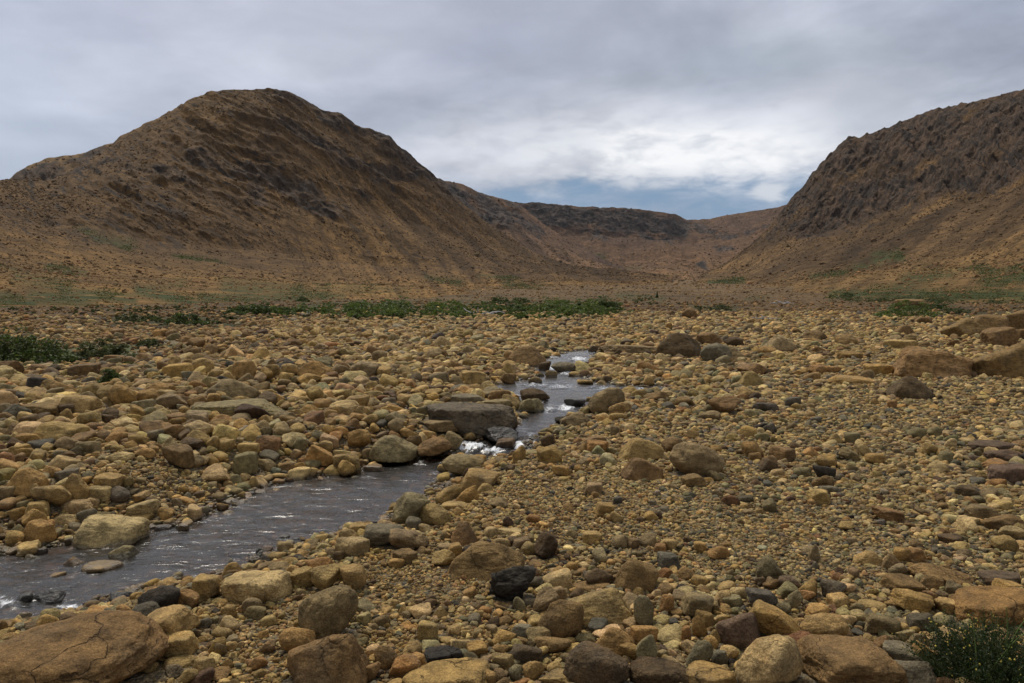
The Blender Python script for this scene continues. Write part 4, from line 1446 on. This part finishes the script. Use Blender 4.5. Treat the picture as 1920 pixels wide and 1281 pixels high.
def build_plants():
    rng = np.random.RandomState(77)
    M_SHRUB = leaf_material('shrub_leaves', (.055, .088, .016), (.105, .140, .026), (.18, .17, .045))
    M_OLIVE = leaf_material('olive_leaves', (.045, .058, .018), (.085, .095, .028), (.16, .13, .05))
    M_DARK = leaf_material('dark_leaves', (.034, .055, .012), (.072, .100, .020), (.13, .13, .035))
    M_STEM = flat_material('woody_stem', (.085, .062, .040))
    M_BUD = flat_material('yellow_bud', (.42, .33, .06))
    M_DEAD = flat_material('bleached_wood', (.34, .32, .30), .8, .3)
    def stems_for(w, d, h, n, r0):
        parts = []
        for k in range(n):
            th, rr = rng.uniform(0, 6.28), math.sqrt(rng.uniform(0, .8))
            e = np.array([math.cos(th) * rr * w / 2, math.sin(th) * rr * d / 2, h * rng.uniform(.5, .95)])
            s = e * [.35, .35, 0]
            t = np.linspace(0, 1, 5)[:, None]
            parts.append(tube(s + (e - s) * t + np.sin(t * 3.1) * rng.normal(size=3) * .06 * h, np.linspace(r0, r0 * .4, 5), 4))
        return join(parts)
    def shrub(name, label, cat, px, py, wpx, hpx, mat, nclump, leaf, group=None, depth=.7, sink=0.0, nleaf=26):
        p = ground_hit(px, py)
        dep = p[1] * FW[1] + (p[2] - CAM_H) * FW[2]
        w = wpx * dep / F_PX; h = hpx * 1.35 * dep / F_PX; d = max(w * depth, h)
        c = p + np.array([p[0], p[1], 0]) / np.hypot(p[0], p[1]) * d * .45
        z = float(ground_z(np.array([c[0]]), np.array([c[1]]))[0])
        root = bpy.data.objects.new(name, None); COL.objects.link(root); root.location = (c[0], c[1], z - sink)
        tag(root, label, cat, group)
        P, N = bush_points(rng, w, d, h, nclump, nleaf)
        v, f = leaf_quads(P, N, rng.uniform(.6, 1.3, len(P)) * leaf, rng)
        link('foliage', make_mesh('foliage', v, f, mat, False), root)
        v, f = stems_for(w, d, h, 14, max(.006, h * .014))
        link('stems', make_mesh('stems', v, f, M_STEM), root)
        return root
    G = 'low green shrubs around the stone bed'
    shrub('shrub', 'large dark green bush on the left bank cut by the left edge of the picture', 'shrub', 45, 688, 190, 50, M_DARK, 150, .045, G, .6, nleaf=40)
    shrub('shrub', 'low olive bush trailing right of the large dark green one on the left bank', 'shrub', 195, 680, 125, 32, M_OLIVE, 90, .045, G, .6, nleaf=36)
    shrub('shrub', 'small round dark bush alone among the left-bank boulders', 'shrub', 209, 726, 42, 27, M_DARK, 40, .030, G, .9, nleaf=40)
    shrub('shrub', 'small dark bush on bare rubble above the left-bank boulders', 'shrub', 279, 655, 48, 15, M_OLIVE, 36, .045, G, .8)
    shrub('shrub', 'dark rounded bush left of the long green thicket', 'shrub', 347, 612, 78, 22, M_DARK, 60, .075, G, .8)
    shrub('shrub', 'low yellow-green bush on the rubble left of a dark rounded bush', 'shrub', 240, 607, 60, 14, M_OLIVE, 40, .075, G, .8)
    shrub('shrub', 'long dark bush standing left of the long green thicket', 'shrub', 482, 592, 112, 20, M_DARK, 80, .10, G, .4)
    shrub('shrub', 'bright green spreading bush on the far right stone bed', 'shrub', 1700, 598, 135, 27, M_SHRUB, 90, .075, G, .5)
    shrub('shrub', 'dark rounded bush behind the bright green one on the far right bed', 'shrub', 1755, 583, 48, 18, M_DARK, 44, .085, G, .8)
    shrub('shrub', 'olive bush at the right end of the green patch on the far right bed', 'shrub', 1795, 590, 56, 13, M_OLIVE, 40, .08, G, .8)
    shrub('shrub', 'dark bush at the left end of the far right green strip', 'shrub', 1578, 560, 60, 11, M_DARK, 44, .13, G, .5)
    shrub('shrub', 'round bush rising above the long green thicket, left one of a pair', 'shrub', 938, 570, 44, 12, M_DARK, 44, .12, G, .8)
    shrub('shrub', 'round bush rising above the long green thicket, right one of a pair', 'shrub', 976, 570, 40, 11, M_DARK, 44, .12, G, .8)
    shrub('shrub', 'dark bush closing the right end of the long green thicket', 'shrub', 1135, 586, 60, 25, M_DARK, 70, .10, G, .7)
    shrub('shrub', 'small grey-green bush beside the lone brown boulder on the far bed', 'shrub', 1350, 582, 40, 8, M_OLIVE, 30, .08, G, .8)
    shrub('shrub', 'dark little bush at the top of the left rubble slope edge', 'shrub', 568, 567, 26, 10, M_DARK, 30, .11, G, .8)
    # long thicket: one continuous mass
    def thicket(name, label, strokes, mat, leaf, nper):
        PP, NN = [], []
        for x0, x1, yb0, yb1, hp in strokes:
            n = int((x1 - x0) / 4)
            for k in range(n):
                t = rng.uniform()
                if float(noise(np.array([(x0 + (x1 - x0) * t) / 24.0, 9.1, yb0 / 9.0]), 46)) < -.24: continue
                X = x0 + (x1 - x0) * t; yb = (yb0 + (yb1 - yb0) * t) - rng.uniform(0, 11)
                p = ground_hit(X, yb); dep = p[1]
                h = hp * dep / F_PX * rng.uniform(.38, .85) * (.55 + 1.1 * sm(float(noise(np.array([X / 38.0, 3.1, 7.7]), 45)), -.35, .35)); w = h * rng.uniform(1.5, 3.0)
                P, N = bush_points(rng, w, w, h, 7, nper)
                PP.append(P + p); NN.append(N)
        P = np.concatenate(PP); N = np.concatenate(NN)
        v, f = leaf_quads(P, N, rng.uniform(.6, 1.35, len(P)) * leaf, rng, 1.5)
        tag(link(name, make_mesh(name, v, f, mat, False)), label, 'undergrowth', kind='stuff')
    thicket('shrub_undergrowth', 'long continuous green thicket at the far edge of the stone bed',
            [(560,700,594,600,26),(640,900,600,597,26),(640,1150,592,588,22),(860,1060,602,604,22),(980,1150,596,596,26),(1040,1158,594,596,28),(600,1140,584,582,18),(430,640,592,594,16)], M_SHRUB, .10, 34)
    thicket('shrub_undergrowth', 'darker bushes growing through the long green thicket',
            [(640,760,596,594,26),(900,1000,592,590,26),(1080,1150,592,592,26),(430,560,593,594,18)], M_DARK, .10, 30)
    thicket('heath_undergrowth', 'low olive heath growing along the foot of the slopes',
            [(1565,1920,568,568,15),(1640,1920,566,566,12),(1700,1920,572,571,10),(215,420,604,610,6),(860,1010,600,604,9),(540,600,590,592,5),(1180,1240,566,566,5),(400,560,566,566,4),(0,300,590,590,4),(1300,1380,586,586,5),(560,1150,606,604,9),(420,640,600,602,7),(130,420,585,588,5),(1660,1850,606,604,6),(1160,1300,574,572,4),(0,260,702,694,6)], M_OLIVE, .11, 16)
    # the leafy plant in the near right corner
    p = ground_hit(1862, 1290)
    root = bpy.data.objects.new('leafy_plant', None); COL.objects.link(root); root.location = p
    tag(root, 'feathery dark green plant with tiny yellow buds in the bottom right corner', 'plant')
    stems, LP, LN, BP = [], [], [], []
    for k in range(330):
        th, rr = rng.uniform(0, 6.28), rng.uniform(0, 1) ** .6
        s = np.array([math.cos(th) * rr * .20, math.sin(th) * rr * .16 + .02, 0.0])
        ht = rng.uniform(.17, .34) * (1.05 - .45 * rr)
        lean = np.array([math.cos(th), math.sin(th), 0]) * rr * rng.uniform(.06, .17)
        t = np.linspace(0, 1, 7)[:, None]
        pts = s + lean * t ** 1.6 + np.array([0, 0, ht]) * (t - .12 * t ** 3) + rng.normal(size=3) * .02 * t
        stems.append(tube(pts, np.linspace(.0016, .0006, 7), 3))
        nl = 46
        tt = rng.uniform(.12, 1, nl); i = np.minimum((tt * 6).astype(int), 5); fr = (tt * 6 - i)[:, None]
        q = pts[i] * (1 - fr) + pts[i + 1] * fr
        LP.append(q + rng.normal(size=(nl, 3)) * .010); LN.append(unit(rng.normal(size=(nl, 3)) + [0, -.2, .7]))
        if rng.uniform() < .22: BP.append(pts[-1])
    v, f = join(stems); link('stems', make_mesh('stems', v, f, flat_material('green_stem', (.05, .07, .02))), root)
    P = np.concatenate(LP); N = np.concatenate(LN)
    v, f = leaf_quads(P, N, rng.uniform(.0035, .0065, len(P)), rng, 2.6)
    link('foliage', make_mesh('foliage', v, f, leaf_material('plant_leaves', (.010, .022, .005), (.030, .050, .010), (.08, .08, .022)), False), root)
    iv, ifc = ICO[1]
    v, f = join([(iv * rng.uniform(.0022, .0042) * [1, 1, 1.2] + b, ifc) for b in BP])
    o = link('buds', make_mesh('buds', v, f, M_BUD), root); o['kind'] = 'stuff'
    blades = []
    for sx, sz, ex, ez in [(-.03, .12, .22, .22), (.02, .10, -.02, .36), (.10, .15, .30, .30), (-.10, .1, -.17, .29), (0, .14, .16, .30)]:
        t = np.linspace(0, 1, 12)[:, None]
        a, bb = np.array([sx, -.05, sz]), np.array([ex, -.08, ez])
        blades.append(tube(a + (bb - a) * t + np.array([0, 0, .10]) * np.sin(t * 3.1), np.linspace(.0025, .0006, 12), 4))
    v, f = join(blades); link('grass_blade', make_mesh('grass_blade', v, f, flat_material('grass_blade', (.10, .14, .035))), root)
    # driftwood
    for label, px, py, w in [('bleached grey driftwood tangle on the far stone bed below the right-hand slope', 1466, 571, 30), ('bleached driftwood branches lying on the far bed right of the lone brown boulder', 1432, 602, 28),
                          ('pale driftwood twigs at the left foot of the long green thicket', 572, 594, 18), ('thin bleached twigs on the left bank below the long green thicket', 445, 637, 14),
                          ('grey dead branches caught at the middle foot of the long green thicket', 905, 592, 46)]:
        p = ground_hit(px, py); W = w * p[1] / F_PX
        parts = []
        for k in range(16):
            a = rng.uniform(-.5, .5, 3) * [W, W * .5, 0] + [0, 0, .03]
            d = unit(rng.normal(size=3) * [1, .6, .25] + [0, 0, .12]) * W * rng.uniform(.25, .6)
            t = np.linspace(0, 1, 6)[:, None]
            parts.append(tube(a + d * t + rng.normal(size=3) * .05 * W * np.sin(t * 3.1), np.linspace(.022, .008, 6) * W / .6, 5))
        v, f = join(parts); v[:, 2] = np.maximum(v[:, 2], .02) + .10
        tag(link('driftwood', make_mesh('driftwood', v, f, M_DEAD), loc=p), label, 'driftwood', 'driftwood on the far stone bed')
    # a lone spruce far up the valley floor
    p = ground_hit(1232, 559)
    Ht = 12 * p[1] / F_PX
    root = bpy.data.objects.new('spruce_tree', None); COL.objects.link(root); root.location = p
    tag(root, 'tiny lone dark spruce on the far valley floor', 'tree')
    v, f = tube([[0, 0, -.1], [0, 0, Ht * .5], [0, 0, Ht]], [Ht * .03, Ht * .02, Ht * .004], 6); link('trunk', make_mesh('trunk', v, f, M_STEM), root)
    n = 1400; t = rng.uniform(.08, 1, n); th = rng.uniform(0, 6.28, n); rr = (1 - t) * Ht * .24 * rng.uniform(.3, 1, n) + .01
    P = np.stack([np.cos(th) * rr, np.sin(th) * rr, t * Ht - rr * .25], -1)
    v, f = leaf_quads(P, unit(rng.normal(size=(n, 3)) + [0, 0, .6]), rng.uniform(.05, .11, n), rng, 2.4); link('crown', make_mesh('crown', v, f, M_DARK, False), root)

def ground_hit(px, py):
    t = np.exp(np.linspace(math.log(1.8), math.log(900), 3000))
    P = CAM + ray(np.array([px]), np.array([py]))[0] * t[:, None]
    f = P[:, 2] - ground_z(P[:, 0], P[:, 1])
    i = int(np.argmax(f < 0)) if (f < 0).any() else 2000
    p = P[i].copy(); p[2] = ground_z(P[i:i+1, 0], P[i:i+1, 1])[0]
    return p

# ------------------------------------------------------------------ small rubble on the slopes
def build_scree():
    """angular blocks strewn over the rubble apron left and beyond the bed"""
    rng = np.random.RandomState(99)
    n = 60000
    az = rng.uniform(-.75, .75, n); lr = rng.uniform(math.log(17), math.log(1300), n); r = np.exp(lr)
    x, y = r * np.sin(az), r * np.cos(az)
    w = np.maximum(sm(x / y, -.08, -.32) * sm(r, 16, 22), sm(r, 44, 58))
    w = w * (.35 + .65 * sm(noise(P3(x / 5, y / 5), 61), -.2, .3)) * np.where(r > 130, .7, .8)
    k = rng.uniform(size=n) < w
    x, y, r = x[k], y[k], r[k]
    z = ground_z(x, y); shade = 1.7 + .4 * rng.normal(size=len(x)); shade = np.maximum(shade, .8); pxs = np.where(r < 130, 4.2, 2.6) * np.ones(len(x))
    xs, ys, zs, ss, ps = [x], [y], [z], [shade], [pxs]
    for X, Y, Z, R, dens, V, GR in BLOCKS:
        m = int(X.size * .14 * dens)
        i = rng.randint(1, X.shape[0] - 1, m); j = rng.randint(1, X.shape[1] - 1, m)
        keep = rng.uniform(size=m) < (.30 + .7 * sm(noise(P3(X[i, j] / 40, Y[i, j] / 40, Z[i, j] / 40), 71), -.15, .25)) * (1 - .55 * np.clip(R[i, j], 0, 1)) * np.where(V[i, j] < 1.2, 1.8, 1.0)
        i, j = i[keep], j[keep]
        fr = rng.uniform(0, 1, len(i))
        xs.append(X[i, j] * fr + X[i, j + 1] * (1 - fr)); ys.append(Y[i, j] * fr + Y[i, j + 1] * (1 - fr)); zs.append(Z[i, j] * fr + Z[i, j + 1] * (1 - fr))
        ss.append((1 - .6 * np.clip(R[i, j], 0, 1)) * (1 + .75 * sm(V[i, j], 1.7, .4))); ps.append(np.where(V[i, j] < 1.2, 2.8, 2.0))
    x, y, z, shade, pxs = map(np.concatenate, (xs, ys, zs, ss, ps))
    r = np.hypot(x, y); n = len(x)
    s = r / F_PX * np.exp(rng.normal(size=n) * .45) * pxs
    s = np.minimum(s, np.where(r < 130, .7, 9))
    z = z + s * .12
    T = np.array([.114, .066, .025]) * shade[:, None] * np.exp(rng.normal(size=(n, 1)) * .22) * np.exp(rng.normal(size=(n, 3)) * .05)
    Rm = rot_mats(n, rng, .4)
    print('blocks', n)
    protos = np.stack([stone_shape('abwb'[k % 4], 0, np.random.RandomState(900 + k))[0] for k in range(24)])
    v = protos[rng.randint(0, 24, n)] * np.stack([s * .5, s * .4 * rng.uniform(.7, 1.1, n), s * .3 * rng.uniform(.6, 1.2, n)], -1)[:, None]
    v = np.einsum('nij,nkj->nki', Rm, v) + np.stack([x, y, z], -1)[:, None]
    F = ICO[0][1]
    f = (F[None] + (np.arange(n) * v.shape[1])[:, None, None]).reshape(-1, 3)
    me = make_mesh('scree', v.reshape(-1, 3), f, M_COBBLE, False, {'tone': np.repeat(T, v.shape[1], 0), 'wet': np.zeros(n * v.shape[1])})
    tag(link('scree_rubble', me), 'rust-brown rubble strewn over the foot of the slopes', 'rubble', kind='stuff')

def build_heath():
    """low heath in the hollows of the slopes"""
    rng = np.random.RandomState(123)
    PP, NN, SS = [], [], []
    for X, Y, Z, R, dens, V, GR in BLOCKS:
        m = int(X.size * .30)
        i = rng.randint(1, X.shape[0] - 1, m); j = rng.randint(1, X.shape[1] - 1, m)
        p = np.stack([X[i, j], Y[i, j], Z[i, j]], -1); r = np.hypot(p[:, 0], p[:, 1])
        g = GR[i, j] * sm(noise(p / (r[:, None] * .035), 88), -.12, .22)
        k = rng.uniform(size=m) < g * .55
        p, r = p[k], r[k]
        for q in range(12):
            o = rng.normal(size=p.shape) * (r * .0022)[:, None] * [2.2, 2.2, .16]; o[:, 2] = np.abs(o[:, 2])
            PP.append(p + o); NN.append(unit(rng.normal(size=p.shape) + [0, 0, .6])); SS.append(r * .0012 * rng.uniform(.6, 1.4, len(p)))
    P, N, S = np.concatenate(PP), np.concatenate(NN), np.concatenate(SS)
    print('heath leaves', len(P))
    v, f = leaf_quads(P, N, S, rng, 1.4)
    m = leaf_material('heath_leaves', (.040, .055, .014), (.085, .095, .026), (.14, .12, .045))
    tag(link('slope_undergrowth', make_mesh('slope_undergrowth', v, f, m, False)), 'patches of low green heath in the hollows of the brown slopes', 'undergrowth', kind='stuff')

# ------------------------------------------------------------------ sky, sun, camera
def build_sky():
    w = bpy.data.worlds.new('World'); scene.world = w; w.use_nodes = True
    nt = NT(w.node_tree); nt.n.clear()
    out = nt.new('ShaderNodeOutputWorld'); bg = nt.new('ShaderNodeBackground')
    d = nt.new('ShaderNodeTexCoord').outputs['Generated']
    sep = nt.new('ShaderNodeSeparateXYZ'); nt.put(sep.inputs[0], d)
    x, y, z = sep.outputs
    az = nt.math('ARCTAN2', x, y); el = nt.math('ARCSINE', z)
    sky = nt.new('ShaderNodeTexSky', sky_type='NISHITA', sun_disc=False, sun_elevation=math.radians(SUN_EL), sun_rotation=math.radians(SUN_AZ), altitude=200, air_density=1.0, dust_density=1.0)
    skyc = nt.scale(sky.outputs[0], SKY_STRENGTH)
    # cloud sheet: coordinates on a flat layer overhead, so that it stretches towards the horizon
    inv = nt.math('DIVIDE', 1.0, nt.math('ADD', nt.math('MAXIMUM', z, 0.0), .16))
    cb = nt.new('ShaderNodeCombineXYZ'); nt.put(cb.inputs[0], nt.math('MULTIPLY', x, inv)); nt.put(cb.inputs[1], nt.math('MULTIPLY', y, inv)); cb.inputs[2].default_value = .7
    lay = cb.outputs[0]
    cb2 = nt.new('ShaderNodeCombineXYZ'); nt.put(cb2.inputs[0], az); nt.put(cb2.inputs[1], nt.math('MULTIPLY', el, 2.6))
    ang = cb2.outputs[0]
    n1 = nt.noise(lay, 1.25, 6, .52, .25)
    n2 = nt.noise(ang, 5.5, 7, .56, .35)
    n3 = nt.noise(ang, 17, 6, .58, .3)
    def blob(a0, e0, sa, se, wob=.0):
        da = nt.math('DIVIDE', nt.math('SUBTRACT', az, a0), sa); de = nt.math('DIVIDE', nt.math('SUBTRACT', el, e0), se)
        r2 = nt.math('ADD', nt.math('MULTIPLY', da, da), nt.math('MULTIPLY', de, de))
        if wob: r2 = nt.math('ADD', r2, nt.math('MULTIPLY', nt.math('SUBTRACT', n2, .5), wob))
        return nt.math('POWER', 2.718, nt.math('MULTIPLY', r2, -1.0))
    grey = nt.mix(nt.step(n1, .34, .66), (.245, .272, .338), (.455, .475, .540))
    grey = nt.scale(grey, nt.step(n2, .3, .7, .84, 1.13))
    # left of the hill: paler and bluer
    grey = nt.mix(nt.math('MULTIPLY', blob(-.66, .20, .26, .17, .6), .6), grey, (.40, .46, .56))
    grey = nt.mix(nt.math('MULTIPLY', blob(-.30, .34, .40, .10, .6), .5), grey, (.385, .40, .485))
    grey = nt.mix(nt.math('MULTIPLY', blob(.30, .285, .13, .028, 2.0), .60), grey, (.270, .312, .355))
    grey = nt.mix(nt.math('MULTIPLY', blob(.06, .36, .30, .07, 1.0), .45), grey, (.285, .305, .365))
    # the bright break towards the head of the valley
    br = nt.math('MINIMUM', nt.math('MULTIPLY', nt.math('ADD', blob(.275, .178, .135, .036, 2.6), nt.math('MULTIPLY', blob(.10, .19, .22, .05, 1.2), .50)), 1.15), 1.0)
    br = nt.math('MULTIPLY', br, nt.step(nt.math('ADD', nt.math('MULTIPLY', n3, .6), nt.math('MULTIPLY', n2, .4)), .36, .58, .40, 1.0))
    cl = nt.mix(br, grey, (.70, .705, .715))
    cl = nt.mix(nt.math('MULTIPLY', blob(.44, .21, .06, .035, 1.0), .55), cl, (.36, .39, .44))
    # clear band low over the headwall, with a ragged cloud edge
    gap_in = nt.math('ADD', el, nt.math('ADD', nt.math('MULTIPLY', nt.math('SUBTRACT', n3, .5), .050), nt.math('MULTIPLY', nt.math('SUBTRACT', n2, .5), .06)))
    gap = nt.math('MULTIPLY', nt.step(gap_in, .158, .126), nt.math('MINIMUM', nt.math('MULTIPLY', blob(.18, .11, .27, .09), 1.5), 1.0))
    thin = nt.math('MULTIPLY', gap, nt.step(n3, .3, .75, 1.0, .62))
    puff = nt.step(nt.math('ADD', blob(.330, .128, .024, .0125, .0), nt.math('MULTIPLY', nt.math('SUBTRACT', n3, .5), 1.7)), .25, .95)
    gapc = nt.mix(.90, skyc, (.130, .215, .335))
    cl = nt.mix(nt.math('MULTIPLY', thin, .95), cl, gapc)
    cl = nt.mix(nt.math('MULTIPLY', puff, 1.0), cl, (.46, .485, .53))
    cl = nt.mix(.94, skyc, cl)
    # unseen overhead sky, coloured neutral and scaled for the light it throws
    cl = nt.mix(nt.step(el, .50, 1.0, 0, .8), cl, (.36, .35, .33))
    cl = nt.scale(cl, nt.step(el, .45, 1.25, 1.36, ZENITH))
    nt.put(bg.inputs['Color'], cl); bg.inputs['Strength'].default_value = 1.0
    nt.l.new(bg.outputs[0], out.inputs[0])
    li = bpy.data.lights.new('sun', 'SUN'); li.energy = SUN_E; li.angle = math.radians(22); li.color = (1, .95, .87)
    so = bpy.data.objects.new('sun', li); COL.objects.link(so)
    e, a = math.radians(SUN_EL), math.radians(SUN_AZ)
    to = Vector((math.sin(a) * math.cos(e), math.cos(a) * math.cos(e), math.sin(e)))
    so.rotation_euler = to.to_track_quat('Z', 'Y').to_euler()
    so.location = to * 50

HAZE = .00002
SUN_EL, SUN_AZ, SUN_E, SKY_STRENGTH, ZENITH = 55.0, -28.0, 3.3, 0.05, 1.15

def build_camera():
    c = bpy.data.cameras.new('camera'); c.sensor_width = 36; c.lens = F_PX / 1920 * 36; c.clip_end = 20000; c.clip_start = .05
    o = bpy.data.objects.new('camera', c); COL.objects.link(o)
    o.location = (0, 0, CAM_H); o.rotation_euler = (math.pi / 2 - PITCH, 0, 0)
    scene.camera = o

import time as _t
t0 = _t.time()
build_ground(); print('ground', _t.time() - t0)
build_water(); print('water', _t.time() - t0)
build_hills(); print('hills', _t.time() - t0)
build_stones(); print('stones', _t.time() - t0)
build_scree(); build_heath(); build_plants(); print('plants', _t.time() - t0)
build_sky(); build_camera()
if HAZE:
    me = bpy.data.meshes.new('haze')
    q = [(x, y, z) for z in (-4.0, 430.0) for y in (-4800.0, 4800.0) for x in (-4800.0, 4800.0)]
    me.from_pydata(q, [], [(0, 2, 3, 1), (4, 5, 7, 6), (0, 1, 5, 4), (2, 6, 7, 3), (0, 4, 6, 2), (1, 3, 7, 5)])
    hm = bpy.data.materials.new('haze'); hm.use_nodes = True; nt = NT(hm.node_tree); nt.n.clear()
    pv = nt.new('ShaderNodeVolumePrincipled'); pv.inputs['Color'].default_value = (.80, .86, .95, 1); pv.inputs['Density'].default_value = HAZE
    ho = nt.new('ShaderNodeOutputMaterial'); nt.l.new(pv.outputs[0], ho.inputs['Volume'])
    me.materials.append(hm); tag(link('haze', me), kind='stuff')

vs = scene.view_settings
scene.display_settings.display_device = 'sRGB'
vs.view_transform = 'Standard'; vs.look = 'None'; vs.exposure = 0.08; vs.gamma = 1.0; vs.use_curve_mapping = False
scene.cycles.max_bounces = 6; scene.cycles.transparent_max_bounces = 8
scene.cycles.use_denoising = True
